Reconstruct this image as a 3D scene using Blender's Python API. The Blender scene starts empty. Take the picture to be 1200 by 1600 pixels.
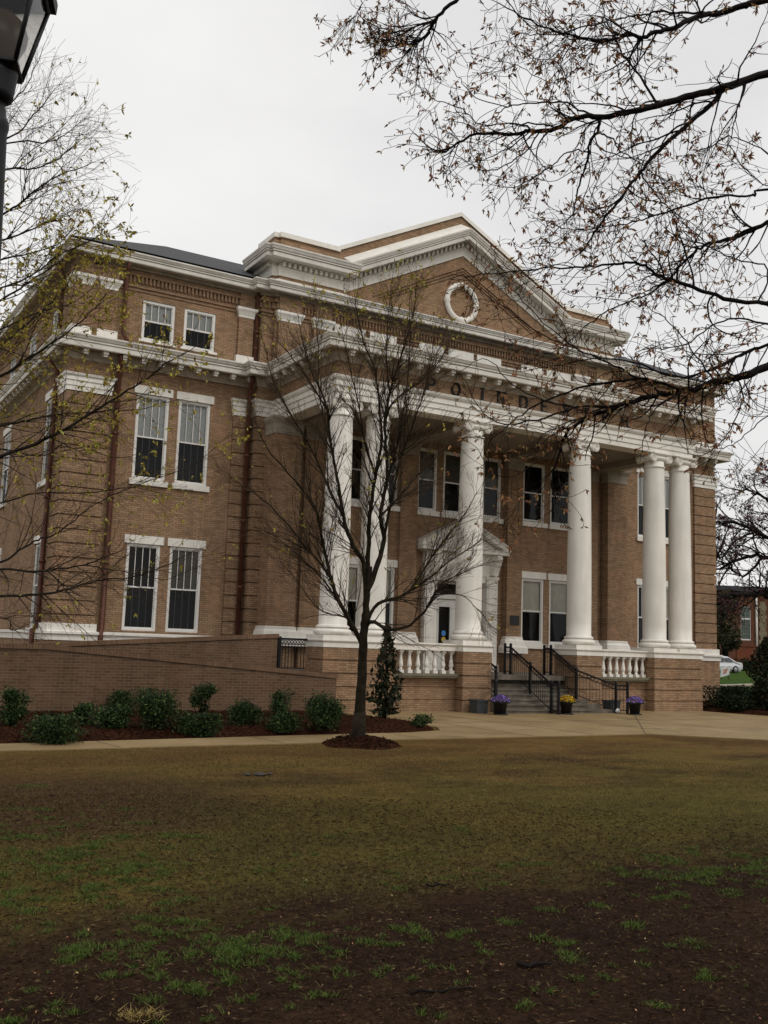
import bpy, math, random
from mathutils import Vector, Matrix
R_ = math.radians
scene = bpy.context.scene
COL = scene.collection
TAU = math.pi * 2

# ------------------------------------------------------------------ camera
CAM_R = Vector((0.85763925, -0.51314833, 0.03367063))
CAM_U = Vector((-0.09663563, -0.0965089, 0.99062989))
CAM_F = Vector((0.50509056, 0.85285686, 0.13235823))
CAM_C = Vector((-22.28935948, -27.76167471, 2.01880076))
FPX = 1580.67
cd = bpy.data.cameras.new('camera'); cam = bpy.data.objects.new('camera', cd); COL.objects.link(cam)
cd.sensor_fit = 'VERTICAL'; cd.sensor_height = 24; cd.lens = 24 * FPX / 1600
cd.clip_start = 0.1; cd.clip_end = 3000
M3 = Matrix((CAM_R, CAM_U, -CAM_F)).transposed()
cam.matrix_world = Matrix.Translation(CAM_C) @ M3.to_4x4()
scene.camera = cam

def P(u, v, d):
    """point of the place seen at photo pixel (u, v) at distance d along the view axis"""
    return CAM_C + (CAM_F + CAM_R * ((u - 600) / FPX) + CAM_U * ((800 - v) / FPX)) * d

# ------------------------------------------------------------------ materials
def new_mat(name):
    m = bpy.data.materials.new(name); m.use_nodes = True
    nt = m.node_tree; nt.nodes.clear()
    out = nt.nodes.new('ShaderNodeOutputMaterial')
    b = nt.nodes.new('ShaderNodeBsdfPrincipled')
    nt.links.new(b.outputs[0], out.inputs[0])
    return m, nt, b, out

def nd(nt, t, **kw):
    n = nt.nodes.new(t)
    for k, v in kw.items():
        if k.startswith('i_'): n.inputs[k[2:].replace('_', ' ')].default_value = v
        else: setattr(n, k, v)
    return n

def ramp(nt, fac, stops):
    r = nt.nodes.new('ShaderNodeValToRGB')
    e = r.color_ramp.elements
    while len(e) < len(stops): e.new(0.5)
    for i, (p, c) in enumerate(stops):
        e[i].position = p; e[i].color = (*c, 1) if len(c) == 3 else c
    nt.links.new(fac, r.inputs[0]); return r.outputs[0]

def mix(nt, a, b, fac, mode='MIX'):
    m = nt.nodes.new('ShaderNodeMix'); m.data_type = 'RGBA'; m.blend_type = mode
    for sock, v in ((m.inputs[0], fac), (m.inputs[6], a), (m.inputs[7], b)):
        if isinstance(v, (int, float)): sock.default_value = v
        elif isinstance(v, tuple): sock.default_value = (*v, 1)
        else: nt.links.new(v, sock)
    return m.outputs[2]

def noise(nt, vec, scale, detail=4, rough=.6):
    n = nd(nt, 'ShaderNodeTexNoise', i_Scale=scale, i_Detail=detail, i_Roughness=rough)
    if vec is not None: nt.links.new(vec, n.inputs['Vector'])
    return n.outputs[0]

def pos(nt): return nt.nodes.new('ShaderNodeNewGeometry').outputs['Position']

def bump(nt, b, h, strength, dist):
    n = nd(nt, 'ShaderNodeBump', i_Strength=strength, i_Distance=dist)
    nt.links.new(h, n.inputs['Height']); nt.links.new(n.outputs[0], b.inputs['Normal'])

def scaled(nt, vec, s):
    n = nd(nt, 'ShaderNodeVectorMath', operation='MULTIPLY'); nt.links.new(vec, n.inputs[0]); n.inputs[1].default_value = s
    return n.outputs[0]

def plain(name, col, rough=.6, var=.25, scale=3.0, metal=0, bmp=0.0, spec=.4, streak=0.0):
    m, nt, b, o = new_mat(name)
    p = pos(nt)
    n1 = noise(nt, p, scale, 6)
    lo = tuple(c * (1 - var) for c in col); hi = tuple(min(1, c * (1 + var * .6)) for c in col)
    c = ramp(nt, n1, [(.3, lo), (.7, hi)])
    if streak:
        n2 = noise(nt, scaled(nt, p, (3, 3, .35)), 1.3, 4)
        s = ramp(nt, n2, [(.42, (1 - streak,) * 3), (.62, (1, 1, 1))])
        c = mix(nt, c, s, 1.0, 'MULTIPLY')
    nt.links.new(c, b.inputs['Base Color'])
    b.inputs['Roughness'].default_value = rough; b.inputs['Metallic'].default_value = metal
    b.inputs['Specular IOR Level'].default_value = spec
    if bmp: bump(nt, b, noise(nt, p, scale * 9, 4), .5, bmp)
    return m

def brick(name, c1, c2, mortar, bw=.203, rh=.0675, dark=.25, ms=.0085):
    m, nt, b, o = new_mat(name)
    p = pos(nt)
    sx = nt.nodes.new('ShaderNodeSeparateXYZ'); nt.links.new(p, sx.inputs[0])
    add = nd(nt, 'ShaderNodeMath', operation='ADD'); nt.links.new(sx.outputs[0], add.inputs[0]); nt.links.new(sx.outputs[1], add.inputs[1])
    cx = nt.nodes.new('ShaderNodeCombineXYZ'); nt.links.new(add.outputs[0], cx.inputs[0]); nt.links.new(sx.outputs[2], cx.inputs[1])
    bt = nt.nodes.new('ShaderNodeTexBrick'); nt.links.new(cx.outputs[0], bt.inputs['Vector'])
    bt.inputs['Scale'].default_value = 1; bt.inputs['Brick Width'].default_value = bw; bt.inputs['Row Height'].default_value = rh
    bt.inputs['Mortar Size'].default_value = ms; bt.inputs['Mortar Smooth'].default_value = .15; bt.inputs['Bias'].default_value = -.1
    bt.inputs['Color1'].default_value = (*c1, 1); bt.inputs['Color2'].default_value = (*c2, 1); bt.inputs['Mortar'].default_value = (*mortar, 1)
    big = ramp(nt, noise(nt, p, .55, 5, .65), [(.3, (1 - dark,) * 3), (.7, (1.0,) * 3)])
    c = mix(nt, bt.outputs['Color'], big, 1.0, 'MULTIPLY')
    # patches that have weathered to a redder tint and vertical rain streaks
    c = mix(nt, c, tuple(x * y for x, y in zip(c1, (1.0, .82, .8))), ramp(nt, noise(nt, p, 1.3, 3), [(.5, (0, 0, 0)), (.75, (.35,) * 3)]))
    st = ramp(nt, noise(nt, scaled(nt, p, (3, 3, .3)), 1.6, 5), [(.33, (.84,) * 3), (.55, (1,) * 3)])
    c = mix(nt, c, st, 1.0, 'MULTIPLY')
    nt.links.new(c, b.inputs['Base Color']); b.inputs['Roughness'].default_value = .9; b.inputs['Specular IOR Level'].default_value = .08
    bump(nt, b, bt.outputs['Fac'], -.5, .006)
    return m

MT = {}
MT['brick'] = brick('tan_brick', (.41, .264, .160), (.258, .161, .097), (.175, .12, .078))
MT['brick_dark'] = brick('brown_brick', (.155, .096, .058), (.105, .063, .038), (.20, .145, .10), bw=.23, rh=.075, dark=.3, ms=.007)
MT['brick_coping'] = brick('coping_brick', (.21, .13, .08), (.16, .097, .06), (.11, .075, .05), bw=.075, rh=.3, dark=.3)
MT['brick_far'] = brick('red_brick', (.17, .065, .035), (.12, .045, .027), (.16, .10, .07), dark=.3)
MT['white'] = plain('white_paint', (.80, .76, .69), .55, .10, .9, streak=.09)
MT['white_clean'] = plain('window_paint', (.72, .70, .66), .5, .06, 2.0)
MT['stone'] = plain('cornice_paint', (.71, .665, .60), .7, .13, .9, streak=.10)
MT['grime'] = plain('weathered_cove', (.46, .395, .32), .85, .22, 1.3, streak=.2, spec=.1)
MT['stone_dim'] = plain('shaded_dirty_stone', (.36, .31, .25), .85, .25, 1.5, streak=.2, spec=.1)  # porch soffit's shade put into the pilaster capital colour, along with some dirt
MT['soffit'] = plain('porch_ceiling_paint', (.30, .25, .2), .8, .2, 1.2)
MT['ledge'] = plain('mossy_stone', (.17, .15, .1), .9, .3, 3, bmp=.01)
MT['slate'] = plain('roof_slate', (.036, .037, .042), .75, .35, 6, bmp=.01)
MT['copper'] = plain('downpipe_paint', (.10, .036, .021), .5, .4, 2.5, spec=.25)
MT['iron'] = plain('black_iron', (.008, .008, .009), .5, .3, 5, spec=.22)
MT['blind'] = plain('blind_fabric', (.80, .79, .76), .8, .06, 2)
MT['curtain'] = plain('curtain_fabric', (.62, .57, .48), .8, .12, 5)
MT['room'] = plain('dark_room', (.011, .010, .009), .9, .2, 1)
MT['doorpaint'] = plain('door_paint', (.60, .58, .54), .45, .1, 2)
MT['bronze'] = plain('plaque_bronze', (.018, .017, .016), .5, .3, 8)
MT['letter'] = plain('letter_metal', (.012, .009, .007), .6, .3, 6)
MT['blue'] = plain('blue_decal', (.05, .2, .5), .5, .1, 3)
MT['yellow'] = plain('yellow_decal', (.5, .34, .04), .5, .1, 3)
MT['step'] = plain('step_concrete', (.155, .13, .1), .8, .35, 2.2, bmp=.006, streak=.3)

def glass_mat():
    m, nt, b, o = new_mat('window_glass')
    nt.nodes.remove(b)
    t = nt.nodes.new('ShaderNodeBsdfTransparent'); t.inputs[0].default_value = (.86, .88, .88, 1)
    g = nt.nodes.new('ShaderNodeBsdfGlossy'); g.inputs['Roughness'].default_value = .03; g.inputs[0].default_value = (.66, .68, .69, 1)
    n = noise(nt, pos(nt), 1.1, 2)
    bn = nd(nt, 'ShaderNodeBump', i_Strength=.14, i_Distance=.05); nt.links.new(n, bn.inputs['Height']); nt.links.new(bn.outputs[0], g.inputs['Normal'])
    f = nd(nt, 'ShaderNodeFresnel', i_IOR=1.34)
    mx = nt.nodes.new('ShaderNodeMixShader')
    nt.links.new(f.outputs[0], mx.inputs[0]); nt.links.new(t.outputs[0], mx.inputs[1]); nt.links.new(g.outputs[0], mx.inputs[2])
    nt.links.new(mx.outputs[0], o.inputs[0]); return m
MT['glass'] = glass_mat()

def island_mat(name, stops, rough=.6, spec=.3, trans=0.0):
    """colour that differs from leaf to leaf"""
    m, nt, b, o = new_mat(name)
    g = nt.nodes.new('ShaderNodeNewGeometry')
    c = ramp(nt, g.outputs['Random Per Island'], stops)
    nt.links.new(c, b.inputs['Base Color']); b.inputs['Roughness'].default_value = rough
    b.inputs['Specular IOR Level'].default_value = spec
    return m
MT['leaf_shrub'] = island_mat('shrub_leaf', [(0, (.008, .018, .006)), (.5, (.017, .036, .010)), (.85, (.035, .064, .016)), (1, (.10, .13, .035))], .6, .14)
MT['leaf_dark'] = island_mat('magnolia_leaf', [(0, (.008, .012, .005)), (.6, (.016, .023, .009)), (.9, (.036, .028, .014)), (1, (.07, .045, .025))], .6, .12)
MT['leaf_hedge'] = island_mat('hedge_leaf', [(0, (.006, .011, .005)), (.6, (.011, .019, .007)), (1, (.024, .034, .012))], .7, .1)
MT['leaf_far'] = island_mat('evergreen_leaf', [(0, (.016, .020, .010)), (.6, (.036, .037, .016)), (1, (.07, .06, .026))], .7, .2)
MT['bud_yellow'] = island_mat('yellow_bud', [(0, (.30, .19, .03)), (.5, (.46, .36, .06)), (1, (.40, .42, .09))], .6, .3)
MT['bud_red'] = island_mat('brown_bud', [(0, (.20, .06, .035)), (.35, (.34, .15, .065)), (.7, (.40, .25, .10)), (.88, (.22, .20, .06)), (1, (.42, .10, .06))], .6, .3)
MT['bud_far'] = island_mat('pink_bud', [(0, (.10, .05, .05)), (1, (.2, .09, .1))], .7, .2)
MT['bark'] = plain('bark', (.030, .024, .018), .9, .5, 9, bmp=.02, spec=.08)
MT['bark_mossy'] = plain('bark_with_lichen', (.027, .022, .014), .9, .6, 7, bmp=.02, spec=.06)
MT['bark_black'] = plain('wet_bark', (.013, .010, .009), .8, .5, 8, bmp=.02, spec=.1)
MT['twig'] = plain('twig_bark', (.075, .05, .032), .9, .4, 6, spec=.05)
MT['twig_dark'] = plain('twig_dark_bark', (.022, .014, .011), .9, .4, 6, spec=.05)
MT['twig_red'] = plain('red_twig_bark', (.075, .036, .02), .8, .4, 6)
MT['plastic'] = plain('black_plastic', (.012, .012, .012), .5, .2, 6)
MT['greybox'] = plain('grey_plastic', (.05, .055, .058), .6, .2, 6)
MT['purple'] = island_mat('purple_petal', [(0, (.17, .09, .38)), (1, (.36, .24, .66))], .6, .2)
MT['gold'] = island_mat('yellow_petal', [(0, (.55, .28, .01)), (1, (.8, .55, .03))], .6, .2)
MT['bag'] = plain('white_plastic', (.6, .6, .6), .5, .1, 5)

# ------------------------------------------------------------------ mesh helpers
class MB:
    def __init__(s): s.v = []; s.f = []; s.sm = []
    def quad(s, *p, smooth=False):
        i = len(s.v); s.v += [tuple(q) for q in p]; s.f.append(tuple(range(i, i + len(p)))); s.sm.append(smooth)
    def box(s, x0, x1, y0, y1, z0, z1, taper=0):
        i = len(s.v); t = taper
        s.v += [(x0, y0, z0), (x1, y0, z0), (x1, y1, z0), (x0, y1, z0), (x0 + t, y0 + t, z1), (x1 - t, y0 + t, z1), (x1 - t, y1 - t, z1), (x0 + t, y1 - t, z1)]
        for q in ((3, 2, 1, 0), (4, 5, 6, 7), (0, 1, 5, 4), (1, 2, 6, 5), (2, 3, 7, 6), (3, 0, 4, 7)):
            s.f.append(tuple(i + k for k in q)); s.sm.append(False)
        return s
    def grid(s, rows, closed_u=False, smooth=True, caps=False):
        """rows: list of rings of points"""
        i = len(s.v); n = len(rows[0])
        for r in rows: s.v += [tuple(q) for q in r]
        for a in range(len(rows) - 1):
            for b in range(n if closed_u else n - 1):
                c = (b + 1) % n
                s.f.append((i + a * n + b, i + a * n + c, i + (a + 1) * n + c, i + (a + 1) * n + b)); s.sm.append(smooth)
        if caps:
            s.f.append(tuple(i + k for k in range(n - 1, -1, -1))); s.sm.append(False)
            s.f.append(tuple(i + (len(rows) - 1) * n + k for k in range(n))); s.sm.append(False)
    def lathe(s, cx, cy, prof, n=20, smooth=True):
        s.grid([[(cx + r * math.cos(TAU * k / n), cy + r * math.sin(TAU * k / n), z) for k in range(n)] for r, z in prof], True, smooth, True)
    def tube(s, pts, rad, n=5, caps=True):
        pts = [Vector(p) for p in pts]
        if len(pts) < 2: return
        rows = []
        ref = None
        for i, p in enumerate(pts):
            t = (pts[min(i + 1, len(pts) - 1)] - pts[max(i - 1, 0)])
            if t.length < 1e-9: t = Vector((0, 0, 1))
            t.normalize()
            if ref is None: ref = Vector((1, 0, 0)) if abs(t.x) < .8 else Vector((0, 1, 0))
            a = (ref - t * ref.dot(t)); a.normalize(); ref = a; b = t.cross(a)
            r = rad[i] if isinstance(rad, (list, tuple)) else rad
            rows.append([p + (a * math.cos(TAU * k / n) + b * math.sin(TAU * k / n)) * r for k in range(n)])
        s.grid(rows, True, True, caps)
    def sweep(s, path, prof, smooth=False, caps=True, closed=False):
        """sweep profile [(offset to the right of travel, z)] along a plan polyline, mitred"""
        rows = []
        if closed: path = [path[-1]] + list(path) + [path[0]]
        for i, (x, y) in enumerate(path):
            if closed and i in (0, len(path) - 1): continue
            ns = []
            if i > 0:
                dx, dy = x - path[i - 1][0], y - path[i - 1][1]; l = math.hypot(dx, dy); ns.append((dy / l, -dx / l))
            if i < len(path) - 1:
                dx, dy = path[i + 1][0] - x, path[i + 1][1] - y; l = math.hypot(dx, dy); ns.append((dy / l, -dx / l))
            if len(ns) == 2:
                k = 1 + ns[0][0] * ns[1][0] + ns[0][1] * ns[1][1]; m = ((ns[0][0] + ns[1][0]) / k, (ns[0][1] + ns[1][1]) / k)
            else: m = ns[0]
            rows.append([(x + m[0] * d, y + m[1] * d, z) for d, z in prof])
        if closed: rows.append(rows[0]); caps = False
        s.grid(rows, False, smooth, caps)
    def ext(s, poly, fn, d0, d1):
        """prism: 2-D polygon mapped by fn(a, b, d) between depths d0 and d1"""
        i = len(s.v); n = len(poly)
        s.v += [fn(a, b, d0) for a, b in poly] + [fn(a, b, d1) for a, b in poly]
        s.f += [tuple(i + k for k in range(n)), tuple(i + n + k for k in range(n - 1, -1, -1))]; s.sm += [False, False]
        for k in range(n):
            q = (k + 1) % n; s.f.append((i + k, i + q, i + n + q, i + n + k)); s.sm.append(False)
    def mesh(s, name, m):
        me = bpy.data.meshes.new(name); me.from_pydata(s.v, [], s.f)
        me.polygons.foreach_set('use_smooth', s.sm)
        me.materials.append(m); me.update(); return me
    def build(s, name, m, parent=None, loc=None):
        o = bpy.data.objects.new(name, s.mesh(name, MT[m] if isinstance(m, str) else m)); COL.objects.link(o)
        if parent is not None: o.parent = parent
        if loc is not None: o.location = loc
        return o

def tag(o, label=None, cat=None, group=None, kind=None):
    if label: o['label'] = label
    if cat: o['category'] = cat
    if group: o['group'] = group
    if kind: o['kind'] = kind
    return o
def empty(name, loc=(0, 0, 0), rz=0):
    o = bpy.data.objects.new(name, None); COL.objects.link(o); o.location = loc; o.rotation_euler.z = rz; o.empty_display_size = .3
    return o
def copy_tree(o, parent=None):
    c = o.copy(); COL.objects.link(c)
    if parent is not None: c.parent = parent
    for ch in [q for q in o.children]: copy_tree(ch, c)
    return c

def wallY(mb, y, x0, x1, z0, z1, holes=(), depth=.16):
    """brick plane facing -Y with rectangular openings and their reveals"""
    xs = sorted({x0, x1, *[h[0] for h in holes], *[h[1] for h in holes]}); zs = sorted({z0, z1, *[h[2] for h in holes], *[h[3] for h in holes]})
    for a, b in zip(xs, xs[1:]):
        for c, d in zip(zs, zs[1:]):
            mx, mz = (a + b) / 2, (c + d) / 2
            if any(h[0] < mx < h[1] and h[2] < mz < h[3] for h in holes): continue
            mb.quad((a, y, c), (b, y, c), (b, y, d), (a, y, d))
    for a, b, c, d in holes:
        Y = y + depth
        mb.quad((a, y, c), (a, Y, c), (a, Y, d), (a, y, d)); mb.quad((b, y, c), (b, y, d), (b, Y, d), (b, Y, c))
        mb.quad((a, y, d), (a, Y, d), (b, Y, d), (b, y, d)); mb.quad((a, y, c), (b, y, c), (b, Y, c), (a, Y, c))
def wallX(mb, x, y0, y1, z0, z1, holes=(), depth=.16, sgn=1):
    ys = sorted({y0, y1, *[h[0] for h in holes], *[h[1] for h in holes]}); zs = sorted({z0, z1, *[h[2] for h in holes], *[h[3] for h in holes]})
    for a, b in zip(ys, ys[1:]):
        for c, d in zip(zs, zs[1:]):
            my, mz = (a + b) / 2, (c + d) / 2
            if any(h[0] < my < h[1] and h[2] < mz < h[3] for h in holes): continue
            mb.quad((x, a, c), (x, a, d), (x, b, d), (x, b, c))
    for a, b, c, d in holes:
        X = x + depth * sgn
        mb.quad((x, a, c), (X, a, c), (X, a, d), (x, a, d)); mb.quad((x, b, c), (x, b, d), (X, b, d), (X, b, c))
        mb.quad((x, a, d), (X, a, d), (X, b, d), (x, b, d)); mb.quad((x, a, c), (x, b, c), (X, b, c), (X, a, c))
# ================================================================== the hall
hall = tag(empty('college_hall', (0, 4, 0)), 'large tan brick hall with white columned portico, pediment and flat-fronted wings', 'building')
HO = Vector((0, 4, 0))
def hb(mb, name, m, parent=None):
    """build a part of the hall given in world coordinates"""
    if parent is None:
        mb.v = [(x - HO.x, y - HO.y, z - HO.z) for x, y, z in mb.v]
        o = mb.build(name, m, hall)
        return o
    mb.v = [(x - HO.x, y - HO.y, z - HO.z) for x, y, z in mb.v]
    return mb.build(name, m, parent)

W, YW, YQ = 14.9, 4.81, 4.71            # half width, wing wall, wing pier faces
YB, YP = 4.30, 3.95                     # step block face, wall behind the columns
ZA, ZC, ZT = 10.44, 11.61, 14.75        # top of architrave, lower cornice, upper cornice
AX1, AY1, AX2, AY2 = 8.5, 4.5, 8.05, 4.35   # attic steps

wx = [(-12.70, -11.57), (-11.24, -10.10)]
F1, F2, F3 = (2.28, 5.12), (7.25, 10.14), (11.97, 13.37)
wins = []      # (x0, x1, y, z0, z1, style, lintel, sill)
lw_holes = []
for i, (a, b) in enumerate(wx):
    for F, st, li, si in ((F1, 'grid_dark' if i == 0 else 'grid_mid', True, False), (F2, 'grid', True, True), (F3, 'grid_short', False, True)):
        lw_holes.append((a, b, *F)); wins.append((a, b, YW, *F, st, li, si))
rw_holes = []
for i, (a, b) in enumerate(wx):
    for F, st, li, si in ((F1, 'grid_dark' if i == 1 else 'curtain', True, False), (F2, 'grid', True, True), (F3, 'grid_short', False, True)):
        rw_holes.append((-b, -a, *F)); wins.append((-b, -a, YW, *F, st, li, si))
# portico back wall
pw_holes, cw_holes = [], []
for a, b in ((2.95, 4.08), (4.37, 5.5), (-4.08, -2.95), (-5.5, -4.37)):
    for F, st, li, si in (((2.35, 4.93), 'curtain', True, True), ((7.2, 9.6), 'dark', False, True)):
        pw_holes.append((a, b, *F)); wins.append((a, b, YP, *F, st, li, si))
for a, b in ((-1.98, -1.08), (-.8, .8), (1.08, 1.98)):
    cw_holes.append((a, b, 7.2, 9.6)); wins.append((a, b, 4.12, 7.2, 9.6, 'half', False, True))
# attic windows behind the portico cornice
at_holes = []
for a, b in ((-5.70, -4.36), (-4.2, -3.0), (-2.0, -.76), (-.62, .62), (.76, 2.0), (3.0, 4.2), (4.36, 5.70)):
    at_holes.append((a + .12, b - .12, 11.97, 13.40)); wins.append((a + .12, b - .12, AY2, 11.97, 13.40, 'grid_short', 'tall', False))

for sgn, holes in ((-1, lw_holes), (1, rw_holes)):
    mb = MB()
    a, b = sorted((sgn * 14.0, sgn * 8.45))
    wallY(mb, YW, a, b, 0, ZT - .2, holes)
    hb(mb, 'front_wall', 'brick')
# left side wall with its own windows
sd = []
for y0, y1 in ((6.75, 8.15), (14.3, 15.8), (22, 23.4)): sd += [(y0, y1, *F1), (y0, y1, *F2)]
for y0, y1 in ((7.0, 8.25), (10.8, 12.1), (14.6, 15.9), (19, 20.3)): sd.append((y0, y1, *F3))
mb = MB(); wallX(mb, -W, 5.6, 30, 0, ZT - .2, sd); hb(mb, 'side_wall', 'brick')
mb = MB(); wallX(mb, W, 5.6, 30, 0, ZT - .2, [], sgn=-1); hb(mb, 'side_wall', 'brick')
mb = MB(); mb.quad((-W, 30, 0), (W, 30, 0), (W, 30, ZT - .2), (-W, 30, ZT - .2)); hb(mb, 'rear_wall', 'brick')
# floors inside keep the rooms dark
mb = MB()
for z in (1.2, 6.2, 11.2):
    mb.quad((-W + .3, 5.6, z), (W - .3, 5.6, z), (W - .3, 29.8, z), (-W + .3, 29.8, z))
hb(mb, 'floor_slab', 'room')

def pier(x0, x1, y0, y1, z0=2.43, z1=9.87, step=.45, gap=.05, proud=.055):
    mb = MB(); mb.box(x0 + proud, x1 - proud, y0 + proud, y1, z0, z1)
    z = z0
    while z < z1 - .05:
        mb.box(x0, x1, y0, y1 - .002, z + gap * .5, min(z + step, z1) - gap * .5); z += step
    return mb
for s in (-1, 1):
    def X(a, b): return sorted((s * a, s * b))
    a, b = X(15.0, 13.6); hb(pier(a, b, YQ, 6.0, 0.0), 'corner_pier', 'brick')
    a, b = X(9.27, 8.62); hb(pier(a, b, YQ, YW + .05, 0.0), 'corner_pier', 'brick')
    a, b = X(8.60, 7.0); hb(pier(a, b, YB, 6.0, 0.0), 'corner_pier', 'brick')
    # plain brick above the pier caps up to the cornice
    mb = MB(); a, b = X(14.96, 13.64); mb.box(a, b, YQ + .04, 6.0, 9.9, ZC - .2); hb(mb, 'frieze_wall', 'brick'); mb = MB()
    a, b = X(8.58, 7.0); mb.box(a, b, YB + .03, 6.0, 9.9, ZC - .2); hb(mb, 'frieze_wall', 'brick')
    # white caps
    prof = [(0, 9.87), (.03, 9.87), (.03, 10.03), (.055, 10.03), (.055, 10.2), (.085, 10.2), (.085, 10.32), (.13, 10.37), (.15, 10.44), (0, 10.44)]
    mb = MB()
    if s < 0: mb.sweep([(-15.0, 6.0), (-15.0, YQ), (-13.6, YQ), (-13.6, YW + .05)], prof); hb(mb, 'pier_cap', 'white'); mb = MB(); mb.sweep([(-9.27, YW + .05), (-9.27, YQ), (-8.602, YQ), (-8.602, YB), (-7.95, YB)], prof)
    else: mb.sweep([(13.6, YW + .05), (13.6, YQ), (15.0, YQ), (15.0, 6.0)], prof); hb(mb, 'pier_cap', 'white'); mb = MB(); mb.sweep([(7.95, YB), (8.602, YB), (8.602, YQ), (9.27, YQ), (9.27, YW + .05)], prof)
    hb(mb, 'pier_cap', 'white')
    # white base blocks and band
    mb = MB()
    a, b = X(15.08, 13.55); mb.box(a, b, YQ - .08, 6.1, 2.18, 2.43)
    hb(mb, 'pier_base', 'white')
    mb = MB()
    bp = [(0, 1.9), (.1, 1.9), (.1, 2.08), (.17, 2.1), (.17, 2.17), (0, 2.2)]
    pth = [(-15.02, 30), (-15.02, YQ - .02), (-8.62, YQ - .02), (-8.62, YB - .02), (-8.0, YB - .02)]
    mb.sweep(pth if s < 0 else [(-x, y) for x, y in reversed(pth)], bp)
    hb(mb, 'base_band', 'white')
    mb = MB()
    bp2 = [(0, 0), (.06, 0), (.06, 1.9), (0, 1.9)]
    mb.sweep(pth if s < 0 else [(-x, y) for x, y in reversed(pth)], bp2)
    hb(mb, 'base_wall', 'brick')

# wall behind the columns
mb = MB()
wallY(mb, YP, -7.1, -2.1, 1.2, 9.9, [h for h in pw_holes if h[0] < 0]); wallY(mb, YP, 2.1, 7.1, 1.2, 9.9, [h for h in pw_holes if h[0] > 0])
wallY(mb, 4.12, -2.1, 2.1, 1.2, 9.9, cw_holes + [(-1.15, 1.15, 1.22, 4.6)], .2)
for x in (-2.1, 2.1): mb.quad((x, YP, 1.2), (x, 4.12, 1.2), (x, 4.12, 9.9), (x, YP, 9.9))
hb(mb, 'porch_wall', 'brick')
def anta(x0, x1, y0, y1, zb=2.2):
    mb = MB(); mb.box(x0, x1, y0, y1, 1.2, 9.25); hb(mb, 'pilaster', 'brick')
    pth = [(x0, y1), (x0, y0), (x1, y0), (x1, y1)]
    mb = MB(); mb.sweep(pth, [(0, 1.95), (.2, 1.95), (.2, 2.18), (.13, 2.25), (.1, 2.42), (.05, 2.5), (.05, 2.58), (0, 2.6)]); hb(mb, 'pilaster_base', 'white')
    mb = MB(); mb.sweep(pth, [(0, 9.2), (.03, 9.2), (.03, 9.3), (.02, 9.32), (.04, 9.55), (.12, 9.68), (.14, 9.74), (.14, 9.8), (0, 9.8)])
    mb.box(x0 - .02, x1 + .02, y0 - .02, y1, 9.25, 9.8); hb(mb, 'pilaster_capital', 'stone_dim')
for s in (-1, 1):
    for x0, x1, y0, y1 in ((7.15, 8.2, 3.55, 4.6), (2.12, 2.86, YP - .12, YP + .1), (6.1, 6.85, YP - .12, YP + .1)):
        a, b = sorted((s * x0, s * x1)); anta(a, b, y0, y1)
mb = MB(); mb.box(2.3, 2.75, YP - .15, YP - .118, 3.05, 3.42); hb(mb, 'plaque', 'bronze')

# ---------------- entablature of the portico
pe = [(-7.93, YB - .001), (-7.93, -.33), (7.93, -.33), (7.93, YB - .001)]
ap = [(-.66, 9.74), (0, 9.74), (0, 9.93), (.035, 9.93), (.035, 10.12), (.07, 10.12), (.07, 10.28), (.11, 10.31), (.15, 10.37), (.17, 10.44), (-.66, 10.44)]
mb = MB(); mb.sweep(pe, ap); hb(mb, 'architrave', 'white')
mb = MB(); mb.box(-7.9, 7.9, -.3, YB, ZA + .002, 11.25); hb(mb, 'frieze_wall', 'brick')
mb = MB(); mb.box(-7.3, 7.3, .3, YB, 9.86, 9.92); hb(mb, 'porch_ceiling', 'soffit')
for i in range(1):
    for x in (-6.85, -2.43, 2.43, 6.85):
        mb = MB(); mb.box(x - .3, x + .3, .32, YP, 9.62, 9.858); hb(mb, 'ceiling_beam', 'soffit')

low = [(-W - .0, 30), (-W, YW - .06), (-8.58, YW - .06), (-8.58, YB + .02), (-7.93, YB + .02), (-7.93, -.31), (7.93, -.31), (7.93, YB + .02), (8.58, YB + .02), (8.58, YW - .06), (W, YW - .06), (W, 30)]
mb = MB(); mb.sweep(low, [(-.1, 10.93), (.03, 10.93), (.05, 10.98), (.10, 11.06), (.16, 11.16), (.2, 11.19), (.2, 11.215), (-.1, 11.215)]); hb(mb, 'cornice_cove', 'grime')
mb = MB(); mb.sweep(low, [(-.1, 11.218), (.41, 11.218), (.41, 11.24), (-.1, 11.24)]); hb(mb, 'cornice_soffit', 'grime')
mb = MB(); mb.sweep(low, [(.40, 11.217), (.53, 11.217), (.545, 11.195), (.56, 11.22), (.56, 11.355), (.53, 11.36), (.53, 11.385), (.585, 11.39), (.585, 11.43), (.56, 11.435), (.56, 11.46), (.60, 11.465), (.61, 11.48), (.64, 11.54), (.66, 11.56), (.66, 11.61), (-.3, 11.62)]); hb(mb, 'lower_cornice', 'stone')
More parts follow.
